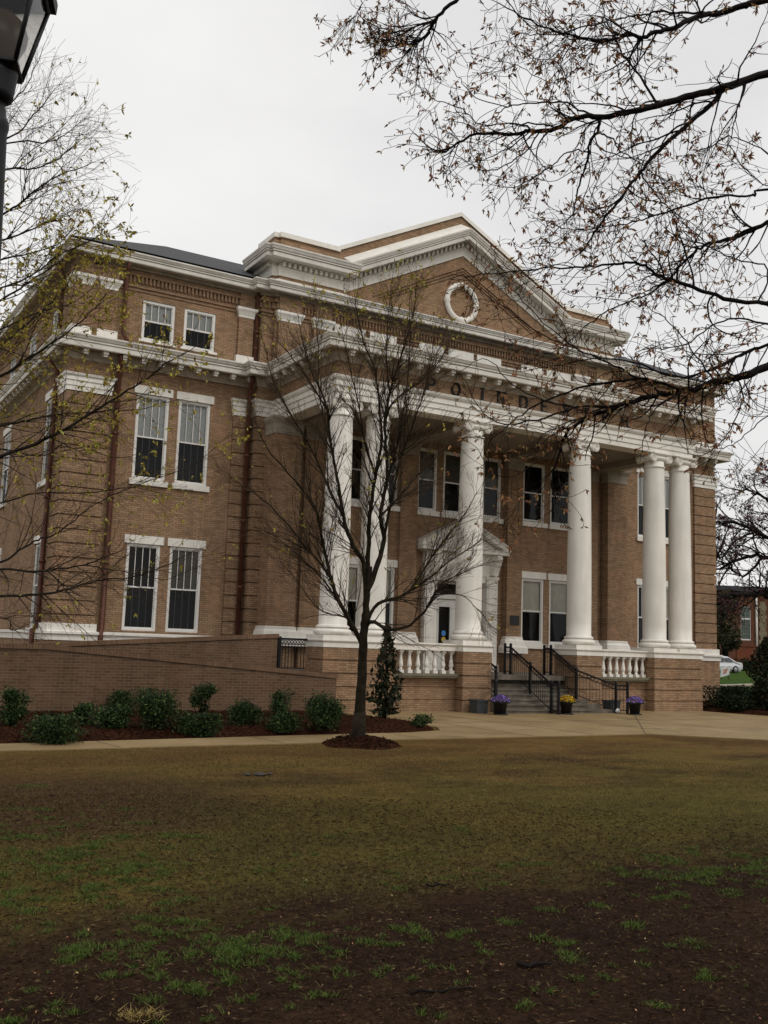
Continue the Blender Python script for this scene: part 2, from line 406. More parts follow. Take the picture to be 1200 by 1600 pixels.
for (x0, y0), (x1, y1) in zip(low, low[1:]):
    if x0 > 14 and x1 > 14: continue
    l = math.hypot(x1 - x0, y1 - y0); ux, uy = (x1 - x0) / l, (y1 - y0) / l; nx, ny = uy, -ux
    n = int(l / .62)
    if n < 1: continue
    for k in range(n):
        t = l * (k + .5) / n; cx, cy = x0 + ux * t, y0 + uy * t
        def bx(a0, a1, d0, d1, z0, z1):
            xs = sorted((cx + ux * a0 + nx * d0, cx + ux * a1 + nx * d1)); ys = sorted((cy + uy * a0 + ny * d0, cy + uy * a1 + ny * d1))
            mb.box(xs[0], xs[1], ys[0], ys[1], z0, z1)
        if cy > 17: continue
        mb = MB(); bx(-.08, .08, .12, .48, 11.10, 11.216); bx(-.065, .065, .34, .44, 11.03, 11.099); hb(mb, 'bracket', 'stone')
mb = MB(); mb.box(-8.2, 8.2, -.55, AY2 + .1, 11.59, 11.622); hb(mb, 'portico_roof', 'slate')

# ---------------- attic storey
mb = MB()
wallY(mb, AY2, -AX2, AX2, 11.5, ZT + 1.4, at_holes)
for s in (-1, 1):
    x = s * AX2; mb.quad((x, AY2, 11.5), (x, AY1, 11.5), (x, AY1, ZT), (x, AY2, ZT))
    a, b = sorted((s * AX1, s * AX2)); wallY(mb, AY1, a, b, 11.5, ZT)
    x = s * AX1; mb.quad((x, AY1, 11.5), (x, YW + .2, 11.5), (x, YW + .2, ZT), (x, AY1, ZT))
hb(mb, 'attic_wall', 'brick')
top = [(-W, 30), (-W, YW), (-AX1, YW), (-AX1, AY1), (-AX2, AY1), (-AX2, AY2), (AX2, AY2), (AX2, AY1), (AX1, AY1), (AX1, YW), (W, YW), (W, 30)]
mb = MB(); mb.sweep(top, [(.30, 14.43), (.40, 14.43), (.41, 14.405), (.43, 14.43), (.43, 14.535), (.40, 14.54), (.40, 14.565), (.455, 14.57), (.455, 14.60), (.435, 14.605), (.435, 14.625), (.47, 14.63), (.50, 14.69), (.52, 14.70), (.52, 14.75), (-.2, 14.83)]); hb(mb, 'upper_cornice', 'stone')
mb = MB(); mb.sweep(top, [(-.1, 14.33), (.05, 14.33), (.09, 14.40), (.09, 14.431), (.31, 14.431), (.31, 14.46), (-.1, 14.46)]); hb(mb, 'upper_soffit', 'grime')
# string courses and brick dentils
mb = MB()
mb.sweep(top, [(0, 13.60), (.035, 13.60), (.035, 13.655), (0, 13.655)]); mb.sweep(top, [(0, 13.72), (.055, 13.72), (.055, 13.80), (0, 13.80)])
for (x0, y0), (x1, y1) in zip(top, top[1:]):
    l = math.hypot(x1 - x0, y1 - y0); ux, uy = (x1 - x0) / l, (y1 - y0) / l; nx, ny = uy, -ux
    n = int(l / .135)
    for k in range(n):
        t = l * (k + .5) / n; cx, cy = x0 + ux * t, y0 + uy * t
        xs = sorted((cx - ux * .036 - nx * .02, cx + ux * .036 + nx * .07)); ys = sorted((cy - uy * .036 - ny * .02, cy + uy * .036 + ny * .07))
        mb.box(xs[0], xs[1], ys[0], ys[1], 13.88, 14.10)
mb.sweep(top, [(0, 14.10), (.09, 14.10), (.09, 14.20), (0, 14.20)])
hb(mb, 'brick_dentils', 'brick')
# attic pilasters
def apil(x0, x1, y0, y1):
    mb = MB(); mb.box(x0, x1, y0, y1, 11.7, 14.32); hb(mb, 'attic_pilaster', 'brick')
    pth = [(x0, y1), (x0, y0), (x1, y0), (x1, y1)]
    mb = MB(); mb.sweep(pth, [(0, 13.43), (.02, 13.43), (.02, 13.5), (.03, 13.52), (.06, 13.6), (.09, 13.66), (.11, 13.69), (.11, 13.78), (0, 13.78)]); hb(mb, 'attic_capital', 'white')
    mb = MB(); mb.box(x0 - .06, x1 + .06, y0 - .06, y1, 11.69, 12.03); hb(mb, 'attic_base', 'white')
for s in (-1, 1):
    for x0, x1, y0, y1 in ((14.45, 15.0, YW - .1, 5.5), (13.6, 14.15, YW - .1, YW + .1), (8.72, 9.27, YW - .1, YW + .1), (7.1, 7.95, AY2 - .12, AY2 + .1), (5.85, 6.55, AY2 - .12, AY2 + .1)):
        a, b = sorted((s * x0, s * x1)); apil(a, b, y0, y1)
    mb = MB(); a, b = sorted((s * 14.95, s * 13.65)); mb.box(a, b, YW - .06, 5.6, 11.6, 14.16); hb(mb, 'attic_wall', 'brick')

# ---------------- end blocks, pediment and parapet
def blk(s):
    pth = [(-8.2, 6.0), (-8.2, 4.42), (-8.0, 4.42), (-8.0, 4.3), (-5.45, 4.3), (-5.45, 4.5)]
    if s > 0: pth = [(-x, y) for x, y in reversed(pth)]
    xs = sorted(x for x, y in pth); x0, x1 = xs[0], xs[-1]
    ix0, ix1 = (-8.2, -5.45) if s < 0 else (5.45, 8.2)
    mb = MB(); mb.box(ix0, ix1, 4.42, 6.0, 14.7, 16.45); a, b = sorted((s * 8.0, s * 5.45)); mb.box(a, b, 4.3, 4.43, 14.7, 16.44); hb(mb, 'end_block_wall', 'brick')
    mb = MB(); mb.sweep(pth, [(-.05, 15.1), (.05, 15.1), (.05, 15.36), (.08, 15.38), (.08, 15.42), (-.05, 15.42)])
    mb.sweep(pth, [(-.05, 15.60), (.14, 15.60), (.16, 15.63), (.42, 15.63), (.44, 15.61), (.46, 15.63), (.46, 15.765), (.43, 15.77), (.43, 15.80), (.49, 15.805), (.49, 15.84), (.465, 15.845), (.465, 15.87), (.51, 15.875), (.54, 15.96), (.56, 15.98), (.56, 16.04), (-.05, 16.12)])
    mb.sweep(pth, [(-.05, 15.42), (.03, 15.42), (.03, 15.60), (-.05, 15.60)])
    for (xa, ya), (xb, yb) in zip(pth, pth[1:]):
        l = math.hypot(xb - xa, yb - ya); ux, uy = (xb - xa) / l, (yb - ya) / l; nx, ny = uy, -ux
        n = int(l / .2)
        for k in range(n):
            t = l * (k + .5) / n; cx, cy = xa + ux * t, ya + uy * t
            q = sorted((cx - ux * .05 + nx * .02, cx + ux * .05 + nx * .19)); w = sorted((cy - uy * .05 + ny * .02, cy + uy * .05 + ny * .19))
            mb.box(q[0], q[1], w[0], w[1], 15.44, 15.599)
    hb(mb, 'end_block_cornice', 'stone')
    mb = MB(); mb.sweep(pth, [(.34, 14.80), (.02, 14.98), (.02, 14.8)]); hb(mb, 'block_flashing', 'white')
    mb = MB(); mb.sweep(pth, [(.50, 16.045), (.02, 16.20), (.02, 16.05)]); hb(mb, 'block_flashing', 'white')
    pp = [(-8.1, 6.0), (-8.1, 4.58), (-7.9, 4.58), (-7.9, 4.46), (-5.5, 4.46)]
    if s > 0: pp = [(-x, y) for x, y in reversed(pp)]
    mb = MB(); mb.sweep(pp, [(-.35, 16.0), (0, 16.0), (0, 16.62), (-.35, 16.62)]); hb(mb, 'parapet', 'brick')
    mb = MB(); mb.sweep(pp, [(-.4, 16.622), (.06, 16.622), (.06, 16.80), (-.4, 16.84)]); hb(mb, 'parapet_coping', 'white')
blk(-1); blk(1)
SL = .500
def rake(mb, prof, xa=5.35, ext=None):
    """sweep profile (front offset, height above the rake line) up to the apex and down again; rake line z = 15.13 + SL*(5.2-|x|)"""
    rows = []
    for x in (-xa, 0.0, xa):
        rows.append([(x, 4.35 - d, 15.11 + SL * (5.2 - abs(x)) + h) for d, h in prof])
    mb.grid(rows, False, False, True)
mb = MB(); i = len(mb.v)
mb.quad((-5.45, 4.348, 14.7), (5.45, 4.348, 14.7), (5.45, 4.348, 15.2), (0, 4.348, 18.0), (-5.45, 4.348, 15.2)); hb(mb, 'tympanum', 'brick')
mb = MB()
rake(mb, [(-.1, 0), (.05, 0), (.05, .30), (.08, .33), (.08, .37), (-.1, .37)])
rake(mb, [(-.1, .37), (.03, .37), (.03, .56), (-.1, .56)])
rake(mb, [(-.1, .56), (.14, .56), (.16, .58), (.42, .58), (.44, .56), (.46, .58), (.46, .725), (.43, .73), (.43, .76), (.49, .765), (.49, .80), (.465, .805), (.465, .83), (.51, .835), (.54, .92), (.56, .94), (.56, 1.0), (.4, 1.02), (-.1, 1.04)], 5.3)
for s in (-1, 1):
    for k in range(26):
        x = s * (.12 + k * .2)
        z = 15.11 + SL * (5.2 - abs(x)) + .39
        h = SL * .1 * .5
        a, b = x - .05, x + .05
        za = z + SL * (abs(x) - abs(a)); zb = z + SL * (abs(x) - abs(b))
        i = len(mb.v)
        mb.v += [(a, 4.325, za), (b, 4.325, zb), (b, 4.325, zb + .165), (a, 4.325, za + .165), (a, 4.165, za), (b, 4.165, zb), (b, 4.165, zb + .165), (a, 4.165, za + .165)]
        for q in ((4, 5, 6, 7), (0, 4, 7, 3), (1, 2, 6, 5), (0, 1, 5, 4), (3, 7, 6, 2)): mb.f.append(tuple(i + t for t in q)); mb.sm.append(False)
hb(mb, 'raking_cornice', 'stone')
mb = MB()
rake(mb, [(.50, 1.015), (-.18, 1.42), (-.5, 1.42), (-.5, 1.0)], 5.3); hb(mb, 'pediment_flashing', 'white')
mb = MB(); rake(mb, [(-.2, 1.3), (-.2, 1.75), (-.55, 1.75), (-.55, 1.3)], 5.45); hb(mb, 'parapet', 'brick')
mb = MB(); rake(mb, [(-.14, 1.752), (-.14, 1.92), (-.6, 1.95), (-.6, 1.752)], 5.47); hb(mb, 'parapet_coping', 'white')
# brick string lines that follow the rake
mb = MB()
for h in (-.50, -.63, -.75):
    for s in (-1, 1):
        xa = 4.1 + (h + .5) * 2
        p0, p1 = (0.0, 15.11 + SL * 5.2 + h), (s * xa, 15.11 + SL * (5.2 - xa) + h)
        i = len(mb.v)
        for y in (4.345, 4.30):
            mb.v += [(p0[0], y, p0[1]), (p1[0], y, p1[1]), (p1[0], y, p1[1] + .05), (p0[0], y, p0[1] + .05)]
        for q in ((4, 5, 6, 7), (0, 1, 5, 4), (3, 7, 6, 2), (1, 2, 6, 5)): mb.f.append(tuple(i + t for t in q)); mb.sm.append(False)
hb(mb, 'string_courses', 'brick')
mb = MB()
rows = []
for k in range(48):
    a = TAU * k / 48; c, s_ = math.cos(a), math.sin(a)
    kk = 1.4 if abs((a + TAU / 8) % (TAU / 4) - TAU / 8) < .10 else 1.0
    ring = []
    for j in range(8):
        b = TAU * j / 8; r = .71 + .115 * math.cos(b) * kk
        ring.append((c * r - .03, 4.29 - .09 * math.sin(b) * kk, 15.73 + s_ * r))
    rows.append(ring)
rows.append(rows[0]); mb.grid(rows, True, True); hb(mb, 'oculus_wreath', 'white')

# ---------------- roofs
k = .49; t = 4.6; zc = ZT + .09; x0, y0 = 15.35, 4.35
mb = MB()
for s in (-1, 1):
    a = (s * x0, y0, zc); b = (s * (x0 - t), y0 + t, zc + k * t); c = (s * 6.0, y0 + t, zc + k * t); d = (s * 6.0, y0, zc)
    mb.quad(a, d, c, b); mb.quad(a, b, (s * (x0 - t), 25, zc + k * t), (s * x0, 30, zc))
mb.quad((-(x0 - t), y0 + t, zc + k * t), (x0 - t, y0 + t, zc + k * t), (x0 - t, 25, zc + k * t), (-(x0 - t), 25, zc + k * t))
mb.quad((-x0, 30, zc), (x0, 30, zc), (x0 - t, 25, zc + k * t), (-(x0 - t), 25, zc + k * t))
mb.quad((-6, y0 + .3, 15.0), (6, y0 + .3, 15.0), (6, y0 + t, zc + k * t), (-6, y0 + t, zc + k * t))
hb(mb, 'roof', 'slate')

# ---------------- porch base, pedestals, columns
mb = MB(); mb.box(-8.0, 8.0, -.05, YP + .3, 1.06, 1.22); hb(mb, 'porch_floor', 'step')
mb = MB(); mb.box(-7.9, -3.0, 0.02, YP, 0, 1.05); mb.box(3.0, 7.9, 0.02, YP, 0, 1.05); mb.box(-3.1, 3.1, 1.0, YP, 0, 1.05); hb(mb, 'porch_base', 'brick')
def pedestal(x0, x1):
    y0, y1 = -.57, .62
    mb = MB(); g = .05; mb.box(x0 + g, x1 - g, y0 + g, y1 - g, 0, 1.98)
    z = 0.0; st = .396
    for i in range(5):
        mb.box(x0, x1, y0, y1, z + (.0 if i == 0 else .02), z + st - .02); z += st
    o = hb(mb, 'pedestal', 'brick')
    return o
def band(x0, x1, y0, y1, name='pedestal_band'):
    mb = MB(); pth = [(x0, y1), (x0, y0), (x1, y0), (x1, y1)]
    mb.sweep(pth, [(-.05, 1.965), (.02, 1.965), (.02, 2.11), (.05, 2.13), (.07, 2.16), (.07, 2.19), (-.05, 2.215)], closed=True)
    mb.box(x0 + .01, x1 - .01, y0 + .01, y1 - .01, 1.97, 2.211); return hb(mb, name, 'white')
PED = [(-8.13, -5.6), (-3.01, -1.85), (1.85, 3.01), (5.6, 8.13)]
for a, b in PED: pedestal(a, b); band(a, b, -.57, .62)
def plinth(cx):
    pass
COLX = (-7.55, -6.18, -2.43, 2.43, 6.18, 7.55)
def column(cx):
    mb = MB()
    prof = []
    for i in range(15):
        tt = i / 14; r = .44 - .06 * max(0, (tt - .2) / .8) ** 1.6
        prof.append((r, 2.66 + tt * (9.14 - 2.66)))
    prof = [(.50, 2.60), (.50, 2.625), (.47, 2.64)] + prof + [(.38, 9.17), (.41, 9.18), (.42, 9.21), (.41, 9.24), (.375, 9.25), (.375, 9.50)]
    mb.lathe(cx, 0, prof, 40); c = hb(mb, 'column', 'white')
    mb = MB(); mb.box(cx - .6, cx + .6, -.56, .6, 2.2, 2.33)
    tor = [(.5, 2.33)] + [(.47 + .125 * math.cos(a), 2.43 + .10 * math.sin(a)) for a in [R_(x) for x in range(-80, 81, 20)]] + [(.5, 2.53), (.5, 2.55)] + [(.49 + .04 * math.cos(a), 2.58 + .03 * math.sin(a)) for a in [R_(x) for x in range(-80, 81, 40)]]
    mb.lathe(cx, 0, tor, 40); hb(mb, 'column_base', 'white', c)
    mb = MB()
    mb.lathe(cx, 0, [(.375, 9.44), (.40, 9.45), (.43, 9.5), (.45, 9.55), (.44, 9.58), (.38, 9.6)], 32)
    mb.box(cx - .40, cx + .40, -.38, .38, 9.56, 9.66); mb.box(cx - .47, cx + .47, -.46, .46, 9.69, 9.738); mb.box(cx - .44, cx + .44, -.43, .43, 9.655, 9.695)
    for s in (-1, 1):
        vx, vz = cx + s * .41, 9.525
        # bolster
        rows = []
        for j in range(9):
            y = -.40 + .8 * j / 8; r = .165 - .05 * math.sin(math.pi * j / 8)
            rows.append([(vx + r * math.cos(TAU * q / 20), y, vz + r * math.sin(TAU * q / 20)) for q in range(20)])
        mb.grid(rows, True, True, True)
        for f in (-1, 1):
            # raised scroll spiral on each face
            pts, rad = [], []
            for q in range(46):
                a = q / 45 * 2.4 * TAU; rr = .15 - .125 * q / 45
                pts.append((vx + s * rr * math.sin(a), f * .405, vz + rr * math.cos(a))); rad.append(.022 - .008 * q / 45)
            mb.tube(pts, rad, 5)
    mb.tube([(cx - .41, -.405, 9.675), (cx, -.41, 9.655), (cx + .41, -.405, 9.675)], .022, 5)
    hb(mb, 'column_capital', 'white', c)
for cx in COLX: column(cx)

# balustrades between the pedestals
for s in (-1, 1):
    a, b = sorted((s * 3.01, s * 5.6))
    mb = MB(); g = .03; mb.box(a - .05, b + .05, -.12 + g, .3, 0, 1.07)
    z = 0
    for i in range(3):
        mb.box(a - .04, b + .04, -.12, .29, z + .018, min(z + .396, 1.08) - .018); z += .396
    mb.box(a - .02, b + .02, -.05, .3, .8, 1.1)
    hb(mb, 'balustrade_base', 'brick')
    mb = MB(); mb.box(a - .0, b + .0, -.33, .35, 1.09, 1.15); mb.box(a + .0, b - .0, -.36, .37, 1.15, 1.23); hb(mb, 'balustrade_ledge', 'ledge')
    mb = MB(); mb.sweep([(a + .021, -.26), (b - .021, -.26)], [(-.3, 1.965), (0, 1.965), (0, 2.11), (.03, 2.13), (.05, 2.16), (.05, 2.19), (-.3, 2.21)], caps=True); rl = hb(mb, 'balustrade_rail', 'white')
    for i in range(8):
        x = a + .16 + i * (b - a - .32) / 7
        mb = MB(); y = -.12
        mb.box(x - .085, x + .085, y - .085, y + .085, 1.231, 1.33)
        mb.lathe(x, y, [(.06, 1.33), (.075, 1.345), (.06, 1.365), (.045, 1.38), (.06, 1.42), (.078, 1.47), (.082, 1.51), (.074, 1.56), (.06, 1.64), (.048, 1.72), (.042, 1.79), (.042, 1.82), (.062, 1.83), (.062, 1.85), (.045, 1.865), (.045, 1.89)], 14)
        mb.box(x - .075, x + .075, y - .075, y + .075, 1.885, 1.964); hb(mb, 'baluster', 'white', rl)

# steps up to the porch
mb = MB(); n = 8
for i in range(n):
    y0 = -1.35 + i * .29
    mb.box(-1.86, 1.86, y0 + .03, 1.75, i * 1.22 / n + (.001 if i else 0), (i + 1) * 1.22 / n - (0.003 if i == n - 1 else 0))
for i in range(n): mb.box(-1.86, 1.86, -1.35 + i * .29, -1.35 + i * .29 + .34, (i + 1) * 1.22 / n - .05, (i + 1) * 1.22 / n + .001)
stp = hb(mb, 'entrance_steps', 'step')
mb = MB(); mb.box(-1.86, 1.86, 1.4, YP, 1.0, 1.224); hb(mb, 'porch_floor', 'step')

# ---------------- entrance door
dr = MB()
dr.box(-1.15, -1.05, 4.2, 4.36, 1.22, 4.6); dr.box(1.05, 1.15, 4.2, 4.36, 1.22, 4.6)
dr.box(-1.05, 1.05, 4.2, 4.36, 4.5, 4.6); dr.box(-1.05, 1.05, 4.18, 4.36, 3.92, 4.10)
door = hb(dr, 'entrance_door', 'doorpaint')
for s in (-1, 1):
    a, b = sorted((s * 1.02, s * .015))
    mb = MB(); g0, g1 = a + .25, b - .25
    mb.box(a, g0, 4.24, 4.31, 1.23, 3.90); mb.box(g1, b, 4.24, 4.31, 1.23, 3.90); mb.box(g0, g1, 4.24, 4.31, 1.23, 2.05); mb.box(g0, g1, 4.24, 4.31, 3.62, 3.90)
    lf = hb(mb, 'door_leaf', 'doorpaint', door)
    mb = MB(); mb.box(g0, g1, 4.265, 4.285, 2.05, 3.62); hb(mb, 'door_glass', 'glass', lf)
    mb = MB(); hx = -s * 0 + (b - .06 if s < 0 else a + .06); mb.tube([(hx, 4.24, 2.15), (hx, 4.17, 2.17), (hx, 4.17, 2.45), (hx, 4.24, 2.47)], .015, 6); hb(mb, 'door_handle', 'iron', lf)
    if s < 0:
        for z, m in ((2.62, 'blue'), (2.38, 'yellow')):
            mb = MB(); rows = [[((g0 + g1) / 2 + r * math.cos(TAU * q / 20), y, z + r * 1.05 * math.sin(TAU * q / 20)) for q in range(20)] for r, y in ((.10, 4.262), (.10, 4.258), (.001, 4.257))]
            mb.grid(rows, True, False); hb(mb, 'door_sticker', m, lf)
mb = MB(); mb.box(-1.05, 1.05, 4.27, 4.29, 4.10, 4.5); hb(mb, 'transom_glass', 'glass', door)
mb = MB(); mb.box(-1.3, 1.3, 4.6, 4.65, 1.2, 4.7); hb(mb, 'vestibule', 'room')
ds = MB()
for s in (-1, 1):
    a, b = sorted((s * 1.16, s * 1.68)); ds.box(a, b, 3.83, 4.11, 1.224, 4.75)
    a, b = sorted((s * 1.22, s * 1.62)); ds.box(a, b, 3.80, 3.829, 1.5, 4.7)
    a, b = sorted((s * 1.12, s * 1.72)); ds.box(a, b, 3.76, 4.11, 1.2241, 1.48); ds.box(a, b, 3.79, 4.11, 4.75, 4.85)
    # scroll brackets
    pr = [(0, 0), (.28, 0), (.30, .1), (.42, .35), (.55, .62), (.52, .75), (0, .75)]
    a, b = sorted((s * 1.3, s * 1.55)); ds.ext([(3.9 - d, 4.9 + h) for d, h in pr], lambda p, q, d: (d, p, q), a, b)
ds.box(-1.68, 1.68, 3.86, 4.11, 4.851, 5.65); ds.box(-1.15, 1.15, 3.90, 4.11, 4.601, 4.85)
srd = hb(ds, 'door_surround', 'white')
mb = MB()
mb.sweep([(-1.72, 4.11), (-1.72, 3.84), (1.72, 3.84), (1.72, 4.11)], [(-.05, 5.652), (.03, 5.652), (.06, 5.69), (.30, 5.70), (.30, 5.80), (.34, 5.86), (.34, 5.90), (-.05, 5.92)])
def prk(prof, xa):
    rows = [[(x, 3.84 - d, 5.91 + (1 - abs(x) / 2.02) * .98 + h) for d, h in prof] for x in (-xa, 0, xa)]
    mb.grid(rows, False, False, True)
prk([(-.25, -.12), (.28, -.12), (.28, 0.02), (.33, .07), (.35, .13), (-.25, .15)], 2.03)
mb.ext([(-1.7, 5.9), (1.7, 5.9), (0, 6.73)], lambda a, b, d: (a, d, b), 3.85, 4.115)
hb(mb, 'door_pediment', 'white', srd)

# ---------------- downpipes
def pipe(pts, r=.085):
    mb = MB(); mb.tube(pts, r, 8)
    for p, q in zip(pts, pts[1:]):
        d = Vector(q) - Vector(p)
        if abs(d.z) > 2:
            for t_ in (.25, .5, .75):
                c = Vector(p) + d * t_; mb.tube([c + Vector((0, 0, .05)), c - Vector((0, 0, .05))], r * 1.25, 8)
    hb(mb, 'downpipe', 'copper')
pipe([(-13.45, 4.35, 11.2), (-13.42, 4.45, 11.0), (-13.38, 4.66, 10.75), (-13.38, 4.66, 2.3), (-13.42, 4.58, 2.2), (-13.42, 4.55, 1.6)])
pipe([(-8.85, 4.2, 11.2), (-8.85, 4.3, 11.0), (-8.78, 4.56, 10.75), (-8.78, 4.56, 1.6)])
pipe([(-13.35, 4.45, 14.42), (-13.35, 4.62, 14.2), (-13.35, 4.66, 14.0), (-13.35, 4.66, 12.0), (-13.2, 4.6, 11.75)], .07)
pipe([(-8.62, 4.62, 14.4), (-8.62, 4.66, 14.2), (-8.62, 4.66, 11.75)], .06)
pipe([(-15.45, 6.3, 11.2), (-15.3, 6.0, 10.95), (-15.1, 5.95, 10.7), (-15.1, 5.95, 2.3), (-15.25, 5.9, 2.2), (-15.25, 5.9, 1.0)])
pipe([(-15.3, 6.1, 14.4), (-15.1, 6.1, 14.1), (-15.1, 6.1, 11.75)], .07)

# ---------------- windows
def win_meshes(w, h, style):
    out = {}
    mb = MB(); t = .085
    mb.box(0, t, .03, .15, 0, h); mb.box(w - t, w, .03, .15, 0, h); mb.box(t, w - t, .03, .15, h - t, h); mb.box(t, w - t, .03, .15, 0, t * .8)
    out['window'] = mb.mesh('window', MT['white_clean'])
    mb = MB(); r = .03; m = h * .5
    mb.box(t, w - t, .065, .105, m - .025, m + .025)
    mb.box(t, t + r, .06, .10, m, h - t); mb.box(w - t - r, w - t, .06, .10, m, h - t); mb.box(t, w - t, .061, .099, h - t - r, h - t)
    mb.box(t, t + r, .085, .125, t * .8, m); mb.box(w - t - r, w - t, .085, .125, t * .8, m); mb.box(t + r, w - t - r, .086, .124, t * .8, t * .8 + .05)
    if style.startswith('grid'):
        for q in (1, 2, 3):
            x = t + (w - 2 * t) * q / 4; mb.box(x - .011, x + .011, .068, .094, m + .02, h - t - .01)
    out['sash'] = mb.mesh('sash', MT['white_clean'])
    if style.startswith('grid'):
        mb = MB()
        for q in (1, 2, 3):
            x = t + (w - 2 * t) * q / 4; mb.box(x - .011, x + .011, .135, .15, t, m)
        out['window_bars'] = mb.mesh('window_bars', MT['greybar'])
    mb = MB(); mb.quad((t, .08, m), (w - t, .08, m), (w - t, .08, h - t), (t, .08, h - t)); mb.quad((t, .105, t * .8), (w - t, .105, t * .8), (w - t, .105, m), (t, .105, m))
    out['window_glass'] = mb.mesh('window_glass', MT['glass'])
    # what hangs behind the panes
    if style in ('grid', 'grid_short', 'grid_mid', 'half', 'curtain'):
        mb = MB(); z0 = m + .01 if style != 'curtain' else m - .05
        if style == 'curtain':
            n = 40
            rows = [[(t + (w - 2 * t) * i / n, 1.0 * .15 + .012 * math.sin(i * 1.9), z) for i in range(n + 1)] for z in (z0, h - t)]
            mb.grid(rows, False, True)
        else:
            z = z0
            while z < h - t:
                mb.quad((t, .135, z), (w - t, .135, z), (w - t, .15, z + .036), (t, .15, z + .036)); z += .04
        out['window_blind'] = mb.mesh('window_blind', MT[{'curtain': 'curtain', 'grid_mid': 'blind_dim', 'half': 'blind_dim'}.get(style, 'blind')])
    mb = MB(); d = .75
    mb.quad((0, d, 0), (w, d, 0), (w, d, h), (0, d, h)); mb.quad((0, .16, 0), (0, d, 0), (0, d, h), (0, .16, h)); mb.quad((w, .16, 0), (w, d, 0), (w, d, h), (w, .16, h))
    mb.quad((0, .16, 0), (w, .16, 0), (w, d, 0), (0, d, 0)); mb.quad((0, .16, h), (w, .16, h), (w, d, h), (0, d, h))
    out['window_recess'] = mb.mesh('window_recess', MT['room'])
    return out
MT['greybar'] = plain('grey_bar', (.09, .09, .088), .6, .1, 3)
MT['blind_dim'] = plain('dim_blind', (.17, .15, .11), .8, .12, 3)
cache = {}
def add_window(loc, w, h, style, lintel, sill, rz=0):
    k = (round(w, 3), round(h, 3), style)
    if k not in cache: cache[k] = win_meshes(w, h, style)
    ms = cache[k]
    o = bpy.data.objects.new('window', ms['window']); COL.objects.link(o); o.parent = hall; o.location = Vector(loc) - HO; o.rotation_euler.z = rz
    for n, m in ms.items():
        if n == 'window': continue
        c = bpy.data.objects.new(n, m); COL.objects.link(c); c.parent = o
    for kind, on in (('window_lintel', lintel), ('window_sill', sill)):
        if not on: continue
        kk = (kind, round(w, 3), round(h, 3))
        if kk not in cache:
            mb = MB()
            if on == 'tall': mb.box(-.10, w + .10, -.075, .05, h + .0, h + .36)
            elif kind == 'window_lintel': mb.box(-.10, w + .10, -.035, .05, h + .0, h + .27)
            else: mb.box(-.09, w + .09, -.09, .045, -.19 if h > 1.6 else -.07, .0)
            cache[kk] = mb.mesh(kind, MT['white'])
        c = bpy.data.objects.new(kind, cache[kk]); COL.objects.link(c); c.parent = o
for a, b, y, z0, z1, st, li, si in wins: add_window((a, y, z0), b - a, z1 - z0, st, li, si)
for i, (y0, y1, z0, z1) in enumerate(sd):
    add_window((-W, y1, z0), y1 - y0, z1 - z0, 'grid_short' if z0 > 11 else ('grid' if z0 > 6 else 'grid_mid'), z0 < 11, True, R_(-90))

# ---------------- raised letters on the frieze
GL = {'P': [[(0, 0), (0, 1)], [(0, 1), (.45, 1), (.62, .9), (.66, .76), (.62, .6), (.45, .5), (0, .5)]],
      'O': [[(.38 + .38 * math.cos(TAU * q / 24), .5 + .5 * math.sin(TAU * q / 24)) for q in range(25)]],
      'I': [[(.05, 0), (.05, 1)]], 'N': [[(0, 0), (0, 1)], [(0, 1), (.65, 0)], [(.65, 0), (.65, 1)]],
      'D': [[(0, 0), (0, 1)], [(0, 1), (.35, 1), (.6, .88), (.7, .65), (.7, .35), (.6, .12), (.35, 0), (0, 0)]],
      'E': [[(0, 0), (0, 1)], [(0, 1), (.55, 1)], [(0, .52), (.45, .52)], [(0, 0), (.57, 0)]],
      'X': [[(0, 0), (.68, 1)], [(0, 1), (.68, 0)]], 'T': [[(.33, 0), (.33, 1)], [(0, 1), (.66, 1)]],
      'R': [[(0, 0), (0, 1)], [(0, 1), (.45, 1), (.62, .9), (.66, .76), (.62, .62), (.45, .52), (0, .52)], [(.35, .52), (.68, 0)]]}
SER = {'P': [(0, 0)], 'I': [(.05, 0), (.05, 1)], 'N': [(0, 0), (0, 1), (.65, 1)], 'R': [(0, 0), (.68, 0)], 'X': [(0, 0), (.68, 1), (0, 1), (.68, 0)], 'T': [(.33, 0)], 'E': [], 'D': [], 'O': []}
for i, ch in enumerate('POINDEXTER'):
    x0 = -4.52 + i * .972 + (.28 if ch == 'I' else 0); H = .42; z0 = 10.50; S = .42; mb = MB()
    for st in GL[ch]:
        for (a, b), (c, d) in zip(st, st[1:]):
            p = Vector((a * S, b * H)); q = Vector((c * S, d * H)); t_ = (q - p); 
            if t_.length < 1e-6: continue
            t_.normalize(); wdt = .027 if abs(t_.x) > .9 else .039; n_ = Vector((-t_.y, t_.x)) * wdt
            e = t_ * .012
            mb.ext([tuple(p - n_ - e), tuple(q - n_ + e), tuple(q + n_ + e), tuple(p + n_ - e)], lambda a_, b_, dd: (x0 + a_, dd, z0 + b_), -.345, -.298)
    for a, b in SER[ch]: mb.box(x0 + a * S - .085, x0 + a * S + .085, -.344, -.298, z0 + b * H - .02, z0 + b * H + .02)
    hb(mb, 'letter', 'letter')
# ================================================================== ground
def smooth(a, b, x):
    t = min(1, max(0, (x - a) / (b - a))); return t * t * (3 - 2 * t)
def ground_z(x, y):
    d = math.hypot(x - CAM_C.x, y - CAM_C.y)
    return .75 * smooth(66, 86, d) + .5 * smooth(86, 105, d)

